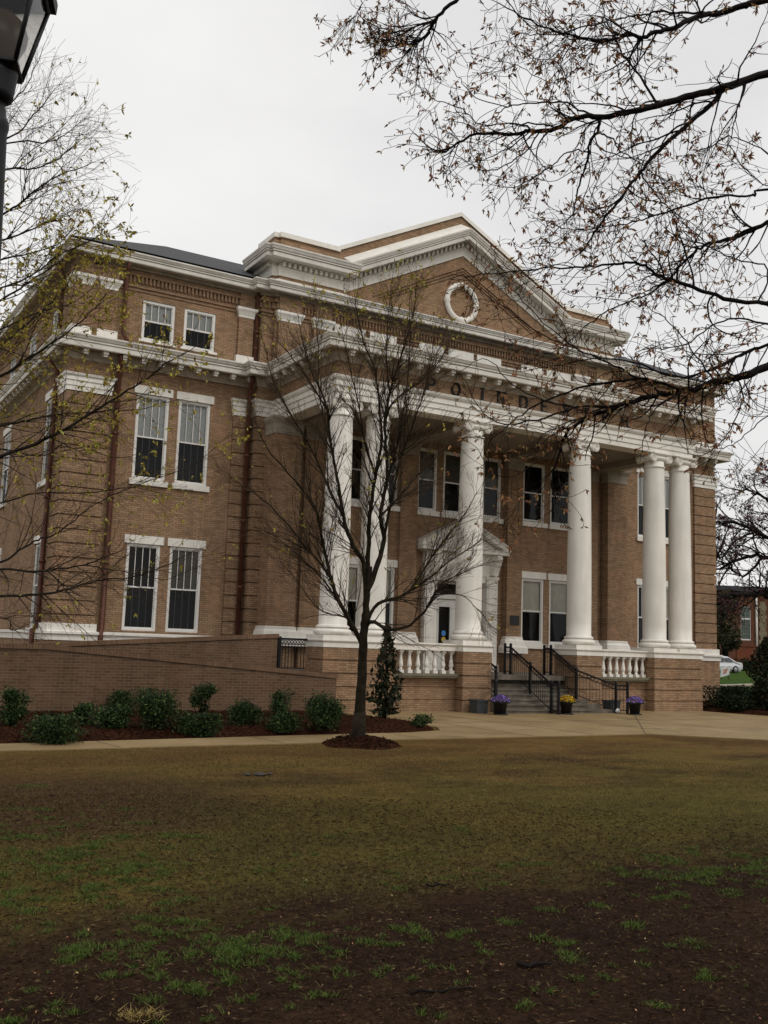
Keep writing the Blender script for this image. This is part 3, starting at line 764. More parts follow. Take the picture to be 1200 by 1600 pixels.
def lawn_mat():
    m, nt, b, o = new_mat('lawn')
    p = pos(nt)
    # slow patches: tan dormant turf, brown turf, olive turf
    n1 = noise(nt, p, .22, 5, .6); n2 = noise(nt, scaled(nt, p, (.75, 1.25, 1)), .5, 7, .7); n3 = noise(nt, p, 7, 6, .7); n4 = noise(nt, p, 38, 5, .75)
    c = ramp(nt, n1, [(.34, (.066, .040, .016)), (.45, (.150, .094, .032)), (.55, (.108, .086, .025)), (.68, (.165, .105, .037))])
    c = mix(nt, c, (.046, .027, .0155), ramp(nt, n2, [(.44, (0, 0, 0)), (.60, (.85,) * 3)]))
    # golden turf by the walk, olive turf further down the lawn
    sy = nt.nodes.new('ShaderNodeSeparateXYZ'); nt.links.new(p, sy.inputs[0])
    ay = nd(nt, 'ShaderNodeMath', operation='MULTIPLY_ADD'); nt.links.new(n1, ay.inputs[0]); ay.inputs[1].default_value = 9; nt.links.new(sy.outputs[1], ay.inputs[2])
    my = nd(nt, 'ShaderNodeMapRange'); nt.links.new(ay.outputs[0], my.inputs[0]); my.inputs[1].default_value = -9.0; my.inputs[2].default_value = -12.5; my.inputs[3].default_value = 0; my.inputs[4].default_value = .55
    c = mix(nt, c, (.092, .082, .020), my.outputs[0])
    db = nd(nt, 'ShaderNodeVectorMath', operation='DISTANCE'); nt.links.new(p, db.inputs[0]); db.inputs[1].default_value = (-19.6, -14.6, 0)
    ab = nd(nt, 'ShaderNodeMath', operation='MULTIPLY_ADD'); nt.links.new(n2, ab.inputs[0]); ab.inputs[1].default_value = 5; nt.links.new(db.outputs['Value'], ab.inputs[2])
    mw = nd(nt, 'ShaderNodeMapRange'); nt.links.new(ab.outputs[0], mw.inputs[0]); mw.inputs[1].default_value = 4.2; mw.inputs[2].default_value = 5.8; mw.inputs[3].default_value = .92; mw.inputs[4].default_value = 0
    c = mix(nt, c, ramp(nt, n3, [(.3, (.046, .025, .0155)), (.7, (.082, .046, .027))]), mw.outputs[0])
    mg = nd(nt, 'ShaderNodeMapRange'); nt.links.new(ay.outputs[0], mg.inputs[0]); mg.inputs[1].default_value = -9.0; mg.inputs[2].default_value = -5.5; mg.inputs[3].default_value = 0; mg.inputs[4].default_value = .5
    c = mix(nt, c, (.15, .084, .030), mg.outputs[0])
    # bare damp soil in the near part of the lawn
    sp = nt.nodes.new('ShaderNodeSeparateXYZ'); nt.links.new(pos(nt), sp.inputs[0])
    ad = nd(nt, 'ShaderNodeMath', operation='MULTIPLY_ADD'); nt.links.new(noise(nt, p, 1.1, 8, .75), ad.inputs[0]); ad.inputs[1].default_value = 4.6; nt.links.new(sp.outputs[1], ad.inputs[2])
    mr = nd(nt, 'ShaderNodeMapRange'); nt.links.new(ad.outputs[0], mr.inputs[0]); mr.inputs[1].default_value = -18.6; mr.inputs[2].default_value = -16.9; mr.inputs[3].default_value = 1; mr.inputs[4].default_value = 0
    soil = ramp(nt, n2, [(.3, (.021, .012, .009)), (.5, (.036, .020, .0135)), (.62, (.046, .026, .016)), (.75, (.044, .034, .029))])
    c = mix(nt, c, soil, mr.outputs[0])
    # straw litter and crumb
    c = mix(nt, c, ramp(nt, n4, [(.3, (.5,) * 3), (.52, (1,) * 3), (.72, (1.5, 1.42, 1.3))]), 1.0, 'MULTIPLY')
    c = mix(nt, c, ramp(nt, n3, [(.33, (.66,) * 3), (.66, (1.2,) * 3)]), 1.0, 'MULTIPLY')
    n5 = noise(nt, scaled(nt, p, (1, 1, 1)), 17, 8, .85)
    c = mix(nt, c, ramp(nt, n5, [(.30, (.42,) * 3), (.5, (1,) * 3), (.70, (1.6, 1.55, 1.4))]), 1.0, 'MULTIPLY')
    # green lawn far beyond the hall
    d2 = nd(nt, 'ShaderNodeVectorMath', operation='DISTANCE'); nt.links.new(pos(nt), d2.inputs[0]); d2.inputs[1].default_value = (-22, -27, 0)
    m2 = nd(nt, 'ShaderNodeMapRange'); nt.links.new(d2.outputs['Value'], m2.inputs[0]); m2.inputs[1].default_value = 52; m2.inputs[2].default_value = 58
    c = mix(nt, c, ramp(nt, n3, [(.3, (.026, .055, .010)), (.7, (.055, .095, .018))]), m2.outputs[0])
    nt.links.new(c, b.inputs['Base Color']); b.inputs['Roughness'].default_value = .95; b.inputs['Specular IOR Level'].default_value = .03
    h = nd(nt, 'ShaderNodeMath', operation='ADD'); nt.links.new(n3, h.inputs[0]); nt.links.new(n4, h.inputs[1])
    bump(nt, b, h.outputs[0], .9, .03)
    return m
MT['lawn'] = lawn_mat()
mb = MB()
radii = [0.0001] + [1.5 * 1.16 ** i for i in range(45)]
rows = []
for r in radii:
    rows.append([(CAM_C.x + r * math.cos(TAU * k / 96), CAM_C.y + r * math.sin(TAU * k / 96), ground_z(CAM_C.x + r * math.cos(TAU * k / 96), CAM_C.y + r * math.sin(TAU * k / 96))) for k in range(96)])
mb.grid(rows, True, True)
tag(mb.build('ground', 'lawn'), 'brown and olive winter lawn with damp bare soil in front of the hall', 'lawn', kind='structure')

def concrete_mat():
    m, nt, b, o = new_mat('concrete')
    p = pos(nt)
    n1 = noise(nt, p, .5, 6, .65); n2 = noise(nt, p, 14, 5, .7)
    c = ramp(nt, n1, [(.3, (.19, .128, .060)), (.5, (.255, .18, .090)), (.7, (.315, .235, .130))])
    c = mix(nt, c, ramp(nt, n2, [(.3, (.82,) * 3), (.7, (1.1,) * 3)]), 1, 'MULTIPLY')
    c = mix(nt, c, (.085, .06, .032), ramp(nt, noise(nt, scaled(nt, p, (.5, 1.2, 1)), .8, 4), [(.58, (0, 0, 0)), (.72, (.7,) * 3)]))
    nt.links.new(c, b.inputs['Base Color'])
    r = ramp(nt, n1, [(.35, (.5,) * 3), (.65, (.85,) * 3)]); nt.links.new(r, b.inputs['Roughness']); b.inputs['Specular IOR Level'].default_value = .12
    bump(nt, b, n2, .3, .004); return m
MT['concrete'] = concrete_mat()
def slab(poly, z0, z1):
    mb = MB(); mb.ext(poly, lambda a, b, d: (a, b, d), z0, z1); return mb
PATH_F = [(-60, -10.6), (-30, -9.55), (-18.75, -9.04), (-12.54, -8.78), (-10.65, -8.48), (-2.66, -8.34), (.2, -10.8), (9, -18.5)]
PATH_B = [(15, -12.5), (9.3, -4.6), (8.6, -2.2), (8.2, -.9), (8.2, .3), (-8.2, .3), (-8.2, -2.6), (-7.55, -4.2), (-7.35, -5.6), (-7.9, -6.55), (-9.0, -6.95), (-11.29, -7.1), (-18.54, -7.86), (-30, -8.4), (-60, -9.4)]
tag(slab(PATH_F + PATH_B, -.1, .022).build('pavement', 'concrete'), 'tan concrete walk and plaza in front of the entrance steps', 'pavement', kind='structure')
# scored joints in the walk
mb = MB()
for (a, b) in (((-2.66, -8.3), (4.2, -.9)), ((-16.6, -8.9), (-16.75, -7.8)), ((-13.2, -8.75), (-13.3, -7.4)), ((-9.6, -8.4), (-9.7, -7.0)), ((-6.4, -8.3), (-6.6, -.7)), ((-20.2, -9.05), (-20.35, -8.0)), ((-6.9, -4.4), (5.4, -4.1)), ((-1.2, -8.2), (-1.5, -1.9)), ((-4.4, -8.25), (-4.6, -.75)), ((1.5, -9.8), (1.4, -1.9))):
    p, q = Vector(a), Vector(b); n = Vector((-(q - p).y, (q - p).x)).normalized() * .012
    mb.quad((*(p - n), .0262), (*(q - n), .0262), (*(q + n), .0262), (*(p + n), .0262))
MT['joint'] = plain('joint_dirt', (.05, .036, .02), .9, .3, 4)
tag(mb.build('pavement_joints', 'joint'), 'dark scored joints across the tan concrete walk', 'joints', kind='structure')

def mulch_mat():
    m, nt, b, o = new_mat('mulch')
    p = pos(nt)
    v = nd(nt, 'ShaderNodeTexVoronoi', i_Scale=22.0); nt.links.new(scaled(nt, p, (1, 1.7, 1)), v.inputs['Vector'])
    c = ramp(nt, v.outputs['Color'], [(.2, (.012, .005, .003)), (.5, (.030, .012, .007)), (.8, (.062, .025, .013))])
    c = mix(nt, c, ramp(nt, noise(nt, p, 1.2, 4), [(.3, (.6,) * 3), (.7, (1.15,) * 3)]), 1, 'MULTIPLY')
    nt.links.new(c, b.inputs['Base Color']); b.inputs['Roughness'].default_value = .95; b.inputs['Specular IOR Level'].default_value = .02
    bump(nt, b, v.outputs['Distance'], 1, .03); return m
MT['mulch'] = mulch_mat()
def mound(fn, x0, x1, y0, y1, st, name, label):
    random.seed(len(name) + int(x0 * 10))
    nx, ny = int((x1 - x0) / st), int((y1 - y0) / st); mb = MB(); rows = []
    for i in range(nx + 1):
        r = []
        for j in range(ny + 1):
            x, y = x0 + (x1 - x0) * i / nx, y0 + (y1 - y0) * j / ny; h = fn(x, y)
            r.append((x, y, (h + random.uniform(-.02, .025)) if h > .02 else h))
        rows.append(r)
    mb.grid(rows)
    # loose chips lying on it
    for _ in range(int(nx * ny * .5)):
        x, y = random.uniform(x0, x1), random.uniform(y0, y1); h = fn(x, y)
        if h < .03: continue
        a = random.uniform(0, TAU); l, w = random.uniform(.02, .06), random.uniform(.008, .018); c, s = math.cos(a), math.sin(a); z = h + .012 + random.uniform(0, .015); t = random.uniform(-.02, .02)
        mb.quad((x - c * l + s * w, y - s * l - c * w, z - t), (x + c * l + s * w, y + s * l - c * w, z + t), (x + c * l - s * w, y + s * l + c * w, z + t + .006), (x - c * l - s * w, y - s * l + c * w, z - t + .006))
    return tag(mb.build(name, 'mulch'), label, 'mulch', kind='stuff')
def interp(poly, x):
    for (x0, y0), (x1, y1) in zip(poly, poly[1:]):
        if x0 <= x <= x1: return y0 + (y1 - y0) * (x - x0) / (x1 - x0)
    return poly[-1][1]
PB = sorted([(-60, -9.4), (-30, -8.4), (-18.54, -7.86), (-11.29, -7.1), (-9.0, -6.95), (-7.9, -6.55), (-7.35, -5.6)])
def bed_h(x, y):
    f = interp(PB, x); e = min(y - f, 1.2, (-7.2 - x) * .8 + (0 if y < -4.2 else -(y + 4.2) * .28))
    return -.05 + .22 * smooth(-.05, .9, e) if e > -.1 else -.08
mound(bed_h, -26, -7.3, -8.6, -1.5, .12, 'mulch', 'long bed of dark red bark mulch under the shrubs by the ramp')
TRX, TRY = -11.72, -9.3
def ring_h(x, y):
    d = math.hypot(x - TRX, (y - TRY) * 1.0) + .06 * math.sin(5 * math.atan2(y - TRY, x - TRX)); return -.06 + .24 * smooth(1.12, .2, d)
mound(ring_h, TRX - 1.2, TRX + 1.2, TRY - 1.2, TRY + 1.2, .07, 'mulch', 'round mound of dark mulch at the foot of the small tree')
def rb_h(x, y):
    e = min(x - interp([(-.3, 0), (0, 0)], 0) - (8.35 + .22 * max(0, -(y + .9))), y + 6.0, 1.3); return -.05 + .2 * smooth(-.05, .8, e) if e > -.1 else -.08
mound(rb_h, 8.25, 20, -6.2, 3.5, .17, 'mulch', 'dark mulch bed under the hedge beside the right end of the hall')

# ================================================================== ramp with brick walls
rp = tag(empty('access_ramp', (-12, -.6, 0)), 'switchback access ramp between two dark brown brick walls left of the portico', 'ramp')
RO = Vector((-12, -.6, 0))
def rb(mb, name, m, par=None):
    mb.v = [(x - RO.x, y - RO.y, z - RO.z) for x, y, z in mb.v]; return mb.build(name, m, par or rp)
def wall_prof(pts, y0, y1, name):
    mb = MB(); poly = [(x, z - .12) for x, z in pts] + [(pts[-1][0], -.1), (pts[0][0], -.1)]
    mb.ext(poly, lambda a, b, d: (a, d, b), y0, y1); w = rb(mb, name, 'brick_dark')
    mb = MB(); poly = [(x + (.03 if i == len(pts) - 1 else 0), z) for i, (x, z) in enumerate(pts)] + [(x + (.03 if i == 0 else 0), z - .118) for i, (x, z) in enumerate(reversed(pts))]
    mb.ext(poly, lambda a, b, d: (a, d, b), y0 - .035, y1 + .035); rb(mb, 'wall_coping', 'brick_coping', w)
wall_prof([(-40, 1.80), (-16.4, 1.80), (-8.28, 1.20)], -1.75, -1.42, 'ramp_wall')
wall_prof([(-19, 1.62), (-15.4, 1.88), (-9.27, 2.31)], .25, .58, 'ramp_wall')
mb = MB(); mb.ext([(-40, .82), (-16.4, .82), (-8.3, .05), (-8.3, -.1), (-40, -.1)], lambda a, b, d: (a, d, b), -1.41, .24); rb(mb, 'ramp_floor', 'step')
mb = MB(); mb.ext([(-40, .82), (-15.4, .9), (-9.2, 1.20), (-8.02, 1.21), (-8.02, -.1), (-40, -.1)], lambda a, b, d: (a, d, b), .59, 2.2); rb(mb, 'ramp_floor', 'step')
mb = MB(); mb.box(-9.26, -8.1, .3, .585, -.1, 1.20); rb(mb, 'ramp_wall', 'brick_dark')

# iron guard panel at the head of the ramp
gd = tag(empty('iron_guard', (-8.75, .42, 1.2)), 'short black iron guard panel with ring band closing the ramp head', 'railing')
def ring_band(mb, x0, x1, y, z0, z1, n, vert=(0, 0, 1)):
    for k in range(n):
        cx = x0 + (x1 - x0) * (k + .5) / n; r = (z1 - z0) / 2 - .012; cz = (z0 + z1) / 2
        mb.tube([(cx + r * math.cos(TAU * q / 12), y, cz + r * math.sin(TAU * q / 12)) for q in range(13)], .012, 4, False)
mb = MB(); mb.box(-.57, -.47, -.05, .05, 0, 1.06); mb.box(-.42, -.33, -.05, .05, 0, 1.04); mb.box(-.56, -.48, -.04, .04, 1.06, 1.1, .03); mb.build('post', 'iron', gd)
mb = MB(); mb.box(-.33, .58, -.03, .03, .94, 1.0); mb.box(-.33, .5, -.02, .02, .80, .83); mb.box(-.33, .5, -.02, .02, .08, .11); mb.build('rail', 'iron', gd)
mb = MB(); ring_band(mb, -.32, .5, 0, .83, .94, 8); mb.build('ring_band', 'iron', gd)
for k in range(8):
    mb = MB(); x = -.27 + k * .105; mb.box(x - .009, x + .009, -.009, .009, .11, .80); mb.build('bar', 'iron', gd)

# handrails on the steps: points are (x, y, floor height)
def handrail(pts, posts, label, loc, dbl=(True, True)):
    root = tag(empty('handrail', loc), label, 'handrail', 'black iron handrails on the entrance steps'); L = Vector(loc)
    pts = [Vector(p) - L for p in pts]
    up = Vector((0, 0, 1))
    mb = MB()
    mb.tube([p + up * .95 for p in pts], .032, 6); mb.tube([p + up * .80 for p in pts], .015, 5); mb.tube([p + up * .10 for p in pts], .015, 5)
    mb.build('rail', 'iron', root)
    mbp = MB(); ring = MB()
    for p, q in zip(pts, pts[1:]):
        l = (q - p).length; n = max(2, int(l / .12))
        for k in range(1, n):
            c = p + (q - p) * k / n
            mb = MB(); mb.tube([c + up * .1, c + up * .80], .0085, 4); mb.build('bar', 'iron', root)
        n = max(2, int(l / .13)); t = (q - p) / n
        for k in range(n):
            c = p + t * (k + .5); u = t.normalized(); r = .058
            ring.tube([c + up * (.875 + r * math.sin(TAU * j / 10)) + u * r * math.cos(TAU * j / 10) for j in range(11)], .011, 4, False)
    ring.build('ring_band', 'iron', root)
    for p in posts:
        c = Vector(p) - L; mb = MB(); mb.box(c.x - .035, c.x + .035, c.y - .035, c.y + .035, c.z - .02, c.z + 1.04); mb.box(c.x - .045, c.x + .045, c.y - .045, c.y + .045, c.z + 1.04, c.z + 1.09, .03); mb.build('post', 'iron', root)
def sz(y): return max(0.02, min(1.22, (math.floor((y + 1.35) / .29) + 1) * .1525))
handrail([(.0, 1.12, 1.22), (.0, .80, 1.22), (.0, -1.42, .03), (.0, -1.78, .03)], [(.0, 1.12, 1.22), (.0, .80, 1.22), (.0, -.3, sz(-.3)), (.0, -1.42, .03), (.0, -1.78, .03)],
         'black iron handrail down the middle of the steps, above the yellow flowers', (.0, .2, 0))
handrail([(1.74, 1.06, 1.22), (1.74, .70, 1.22), (1.74, -.68, .50), (2.9, -1.4, .03), (3.25, -1.6, .03)], [(1.74, 1.06, 1.22), (1.74, .70, 1.22), (1.74, -.68, .46), (2.9, -1.4, .03), (3.25, -1.6, .03)],
         'black iron handrail that flares outward at the right of the steps', (1.74, .2, 0))
handrail([(-1.74, 1.06, 1.22), (-1.74, .70, 1.22), (-1.74, -.68, .50), (-2.28, -1.4, .03), (-2.45, -1.6, .03)], [(-1.74, 1.06, 1.22), (-1.74, .70, 1.22), (-1.74, -.68, .46), (-2.28, -1.4, .03), (-2.45, -1.6, .03)],
         'black iron handrail seen end-on at the left of the steps', (-1.74, .2, 0))
# two lowest steps reach out in front of the right pedestal
mb = MB(); mb.box(1.861, 2.8, -1.32, -.58, 0, .151); mb.box(1.861, 2.55, -1.03, -.581, .152, .304); mb.box(1.861, 2.2, -.75, -.582, .305, .45); hb(mb, 'entrance_steps', 'step')

# flower pots
def flower_pot(loc, mat, label, seed):
    random.seed(seed)
    root = tag(empty('flower_pot', loc), label, 'flower pot', 'flower pots along the foot of the steps')
    mb = MB(); mb.lathe(0, 0, [(.15, .03), (.16, .03), (.21, .36), (.235, .36), (.235, .42), (.20, .42), (.19, .38)], 20); mb.build('pot', 'plastic', root)
    mb = MB(); mb.lathe(0, 0, [(.20, 0), (.235, .005), (.24, .035), (.17, .035)], 20); mb.build('saucer', 'plastic', root)
    mb = MB(); fl = MB()
    for _ in range(700):
        u, a = random.random(), random.uniform(0, TAU); th = math.acos(1 - u * 1.05)
        rr = .30 * random.uniform(.8, 1.05); c = Vector((rr * math.sin(th) * math.cos(a), rr * math.sin(th) * math.sin(a), .40 + .20 * math.cos(th) * random.uniform(.85, 1.15)))
        n = Vector((random.gauss(0, .5), random.gauss(0, .5), random.gauss(.6, .4))).normalized(); t = n.orthogonal().normalized(); b = n.cross(t); s = random.uniform(.015, .03)
        tgt = fl if random.random() < .72 and c.z > .42 else mb
        tgt.quad(c + t * s, c + b * s, c - t * s, c - b * s)
    mb.build('foliage', 'leaf_shrub', root); fl.build('flowers', mat, root)
flower_pot((-2.35, -1.75, .022), 'purple', 'purple flowers in black pot at the left foot of the steps, beside the end-on handrail', 1)
flower_pot((.42, -1.68, .022), 'gold', 'bright yellow flowers in black pot below the middle handrail', 2)
flower_pot((3.15, -2.05, .022), 'purple', 'purple flowers in black pot right of the flared handrail', 3)
def grey_box(loc, label):
    root = tag(empty('planter_box', loc), label, 'box', 'grey boxes by the steps')
    mb = MB(); mb.box(-.2, .2, -.2, .2, 0, .4, -.02); mb.build('body', 'greybox', root)
    mb = MB()
    for a, b, c, d in ((-.24, .24, -.24, -.2), (-.24, .24, .2, .24), (-.24, -.2, -.2, .2), (.2, .24, -.2, .2)): mb.box(a, b, c, d, .37, .43)
    mb.build('rim', 'greybox', root)
grey_box((-2.62, -.95, .022), 'square grey planter box against the pedestal left of the steps')
grey_box((3.05, -1.02, .022), 'square grey planter box behind the flared right handrail')
random.seed(5)
mb = MB(); rows = []
for j in range(7):
    th = math.pi * j / 6 * .95; rows.append([(.11 * math.sin(th) * math.cos(TAU * k / 9) * random.uniform(.75, 1.2), .09 * math.sin(th) * math.sin(TAU * k / 9) * random.uniform(.75, 1.2), .09 - .085 * math.cos(th) * random.uniform(.8, 1.1)) for k in range(9)])
mb.grid(rows, True, False, True); o = mb.build('crumpled_bag', 'bag', None, (2.95, -1.42, .025)); tag(o, 'small crumpled white bag on the pavement by the right grey box', 'bag')

# ================================================================== plants
def leaf(mb, c, s, asp=.45, up=.3):
    n = Vector((random.gauss(0, 1), random.gauss(0, 1), random.gauss(up, 1))).normalized(); t = n.orthogonal().normalized()
    a = random.uniform(0, TAU); b = n.cross(t); d = t * math.cos(a) + b * math.sin(a); e = n.cross(d)
    mb.quad(c - d * s, c + e * s * asp + n * s * .12, c + d * s, c - e * s * asp + n * s * .12)
def shrub(loc, w, h, n, ls, mat, label, seed, cat='shrub', group=None, shape='round', name='shrub'):
    random.seed(seed)
    root = tag(empty(name, loc), label, cat, group)
    lobes = [(Vector((random.uniform(-.28, .28) * w, random.uniform(-.28, .28) * w, random.uniform(.25, .8) * h)), random.uniform(.16, .3) * w) for _ in range(11)]
    mb = MB(); st = MB()
    for k in range(n):
        if shape == 'cone':
            t = random.random() ** 1.25; a = random.uniform(0, TAU); rad = w / 2 * min(1, (1 - t) * 1.9) ** .8 * (.78 + .3 * math.sin(7 * t + seed + 2 * a) + .12 * math.sin(17 * t - 3 * a)) + .03; r = rad * random.uniform(.35, 1.1)
            c = Vector((r * math.cos(a), r * math.sin(a), h * (.07 + .93 * t) + random.uniform(-.05, .05)))
        else:
            L, R = random.choice(lobes); v = Vector((random.gauss(0, 1), random.gauss(0, 1), random.gauss(0, .9))).normalized() * R * (random.uniform(.4, 1.1) if random.random() < .85 else random.uniform(1.0, 1.6))
            c = L + v; c.z = max(.03, min(c.z, h * random.uniform(.95, 1.15)))
        leaf(mb, c, ls * random.uniform(.7, 1.25))
    for k in range(16 if shape != 'cone' else 10):
        if shape == 'cone': e = Vector((random.uniform(-.3, .3) * w, random.uniform(-.3, .3) * w, random.uniform(.3, .8) * h)); s0 = Vector((0, 0, e.z * .7))
        else: e = random.choice(lobes)[0] + Vector((random.uniform(-.1, .1), random.uniform(-.1, .1), random.uniform(0, .25) * h)); s0 = Vector((e.x * .2, e.y * .2, -.03))
        st.tube([s0, (s0 + e) / 2 + Vector((random.uniform(-.03, .03),) * 3), e], [.012, .009, .004], 4)
    if shape == 'cone': st.tube([(0, 0, -.05), (.03, 0, h * .3), (0, .03, h * .6), (0, 0, h * .95)], [.05, .04, .025, .008], 6)
    mb.build('foliage', mat, root); st.build('stems', 'twig_dark', root)
    return root
G1 = 'evergreen shrubs planted along the ramp wall'
def gz(x, y): return max(0, bed_h(x, y)) - .02
SH = [((20, 1142), .55, .95, 900, 'narrow upright green shrub nearest the lamp post side, leftmost by the ramp wall'),
      ((86, 1156), 1.1, .60, 1400, 'broad low dark shrub, second from left, close to the walk'),
      ((128, 1140), .45, .55, 500, 'small thin shrub squeezed between two broad low shrubs on the left'),
      ((172, 1144), .85, .55, 1000, 'low rounded shrub in front of a smaller bush, left of the tallest shrub'),
      ((186, 1118), .7, .62, 700, 'small dark bush half hidden behind a low rounded shrub'),
      ((243, 1144), 1.05, .95, 1800, 'largest bushy shrub with yellow-green tips in the ramp bed'),
      ((310, 1146), .85, .50, 1000, 'low domed shrub directly in front of a slim upright one'),
      ((314, 1126), .55, .98, 800, 'slim upright shrub rising behind a low domed shrub'),
      ((383, 1138), .8, .78, 1100, 'medium dark shrub midway along the right half of the bed'),
      ((440, 1142), .85, .45, 900, 'low spreading shrub in front of a taller narrow one near the tree'),
      ((437, 1124), .6, .75, 700, 'narrow dark shrub behind a low spreading one near the tree'),
      ((507, 1140), 1.0, .98, 1800, 'full leafy shrub nearest the end of the ramp wall, left of the tree trunk')]
for i, ((u, v), w, h, n, lb) in enumerate(SH):
    d = CAM_F + CAM_R * ((u - 600) / FPX) + CAM_U * ((800 - v) / FPX); t = (.08 - CAM_C.z) / d.z; q = CAM_C + d * t
    q.y = min(q.y, -2.15)
    shrub((q.x, q.y, gz(q.x, q.y)), w * 1.1, h * .88, int(n * 2.6), .034, 'leaf_shrub', lb, 20 + i, 'shrub', G1)
shrub((-8.15, -4.3, .1), .80, 2.5, 760, .095, 'leaf_dark', 'slender dark broadleaf evergreen just behind the bare tree trunk', 51, 'tree', None, 'cone', 'young_evergreen')
for i, (x, y, w, h, lb) in enumerate([(-7.75, -5.6, .6, .22, 'tiny low plant at the tip of the ramp bed'), (-8.3, -6.2, .5, .2, 'tiny ground-hugging plant near the walk at the bed tip')]):
    shrub((x, y, .1), w, h, 350, .04, 'leaf_shrub', lb, 60 + i, 'plant', 'low plants at the bed tip')
G2 = 'dark hedge shrubs right of the hall'
for i, (x, y, w, h, n, lb) in enumerate([(9.6, -.1, 1.7, .78, 1900, 'clipped dark hedge shrub touching the right corner of the hall'), (11.0, .4, 1.9, .80, 2000, 'clipped dark hedge shrub second from the hall corner'),
                                       (12.6, .7, 2.0, .78, 2000, 'clipped dark hedge shrub third from the hall corner'), (9.3, -1.3, 1.3, .55, 2600, 'low dark hedge shrub in front at the edge of the right bed')]):
    shrub((x, y, .08), w, h, n, .06, 'leaf_hedge', lb, 70 + i, 'hedge', G2)
shrub((10.3, -1.75, .08), 1.5, 2.75, 3600, .085, 'leaf_dark', 'tall dark conical evergreen at the right edge beyond the plaza', 80, 'tree', None, 'cone', 'conical_evergreen')

# grass: short dormant blades and green tufts
random.seed(11)
def inside(x, y):
    v = Vector((x, y, 0)) - CAM_C; w = v.dot(CAM_F)
    if w < 3: return False
    return abs(v.dot(CAM_R) / w) < .42 and abs(v.dot(CAM_U) / w) < .55
def soil_d(x, y): return (y + 20.1) * 2 + 5
def blade(mb, x, y, h, w, lean):
    a = random.uniform(0, TAU); dx, dy = math.cos(a) * w, math.sin(a) * w; lx, ly = random.gauss(0, lean) * h, random.gauss(0, lean) * h
    mb.f.append((len(mb.v), len(mb.v) + 1, len(mb.v) + 2)); mb.sm.append(False)
    mb.v += [(x - dx, y - dy, -.004), (x + dx, y + dy, -.004), (x + lx, y + ly, h)]
MT['straw'] = island_mat('dormant_grass', [(0, (.045, .030, .013)), (.45, (.10, .070, .026)), (.8, (.10, .085, .026)), (1, (.20, .145, .06))], .85, .15)
MT['green'] = island_mat('green_grass', [(0, (.024, .042, .006)), (.5, (.052, .090, .011)), (.85, (.085, .130, .018)), (1, (.13, .125, .035))], .7, .2)
mb = MB(); n = 0; tries = 0
while n < 85000 and tries < 900000:
    tries += 1
    r = 4 + 17 * random.random() ** .85; a = math.atan2(CAM_F.y, CAM_F.x) + random.uniform(-.45, .45)
    x, y = CAM_C.x + r * math.cos(a), CAM_C.y + r * math.sin(a)
    if not inside(x, y) or y > interp(sorted(PATH_F), x) - .03: continue
    s = soil_d(x, y) + 2.2 * math.sin(x * .9 + 1.3) * math.cos(y * .7)
    if s < 4.6 and random.random() < .95: continue
    if math.sin(x * 1.3 + 2 * math.sin(y * .8)) * math.cos(y * 1.1 + x * .3) > .45 and random.random() < .7: continue
    blade(mb, x, y, random.uniform(.012, .034), .0045 if r > 9 else .003, .9); n += 1
tag(mb.build('grass', 'straw'), 'short straw-brown dormant grass all over the lawn', 'grass', kind='stuff')
# thatch: dead fibres lying flat on the bare soil and in the turf
MT['thatch'] = island_mat('thatch_fibre', [(0, (.018, .011, .007)), (.5, (.045, .026, .014)), (.85, (.075, .046, .022)), (1, (.14, .10, .055))], .9, .05)
mb = MB()
for _ in range(52000):
    r = 4.5 + 9.5 * random.random() ** 1.1; a = math.atan2(CAM_F.y, CAM_F.x) + random.uniform(-.45, .45)
    x, y = CAM_C.x + r * math.cos(a), CAM_C.y + r * math.sin(a)
    if not inside(x, y): continue
    b = random.uniform(0, TAU); l = random.uniform(.008, .032); dx, dy = math.cos(b) * l, math.sin(b) * l; w_ = random.uniform(.0015, .004)
    z = random.uniform(.002, .012)
    mb.f.append((len(mb.v), len(mb.v) + 1, len(mb.v) + 2)); mb.sm.append(False)
    mb.v += [(x - dx, y - dy, z), (x + dy / l * w_, y - dx / l * w_, z + random.uniform(0, .012)), (x + dx, y + dy, random.uniform(.001, .012))]
tag(mb.build('thatch', 'thatch'), 'dead brown fibres matted over the bare soil in the foreground', 'thatch', kind='stuff')
mb = MB()
def tuft(x, y, rad, k, h):
    sq, ro = random.uniform(.35, 1.0), random.uniform(0, TAU)
    for _ in range(k):
        p, q = random.gauss(0, .6) * rad, random.gauss(0, .6) * rad * sq
        blade(mb, x + p * math.cos(ro) - q * math.sin(ro), y + p * math.sin(ro) + q * math.cos(ro), h * random.uniform(.25, 1.1), .0034, 1.0)
def lawn_at(u, v):
    d = CAM_F + CAM_R * ((u - 600) / FPX) + CAM_U * ((800 - v) / FPX); t = -CAM_C.z / d.z; return CAM_C + d * t
for _ in range(520):
    c = random.random()
    if c < .36: u, v = random.gauss(110, 95), random.gauss(1355, 42)
    elif c < .60: u, v = random.gauss(330, 95), random.gauss(1490, 28)
    elif c < .78: u, v = random.uniform(0, 760), random.uniform(1290, 1600)
    elif c < .90: u, v = random.gauss(1120, 90), random.gauss(1355, 28)
    else: u, v = random.uniform(600, 1200), random.uniform(1330, 1600)
    if v < 1215: continue
    q = lawn_at(u, v); k = random.choice((.4, .6, .8, 1.0, 1.0, 1.7))
    dd = (q - CAM_C).length / 9
    for j in range(random.randint(1, 2)): tuft(q.x + random.gauss(0, .10 * dd), q.y + random.gauss(0, .07), .055 * k * dd, int(66 * k * k), .030)
tag(mb.build('grass', 'green'), 'scattered bright green grass tufts in the worn lawn', 'grass', kind='stuff')
mb = MB()
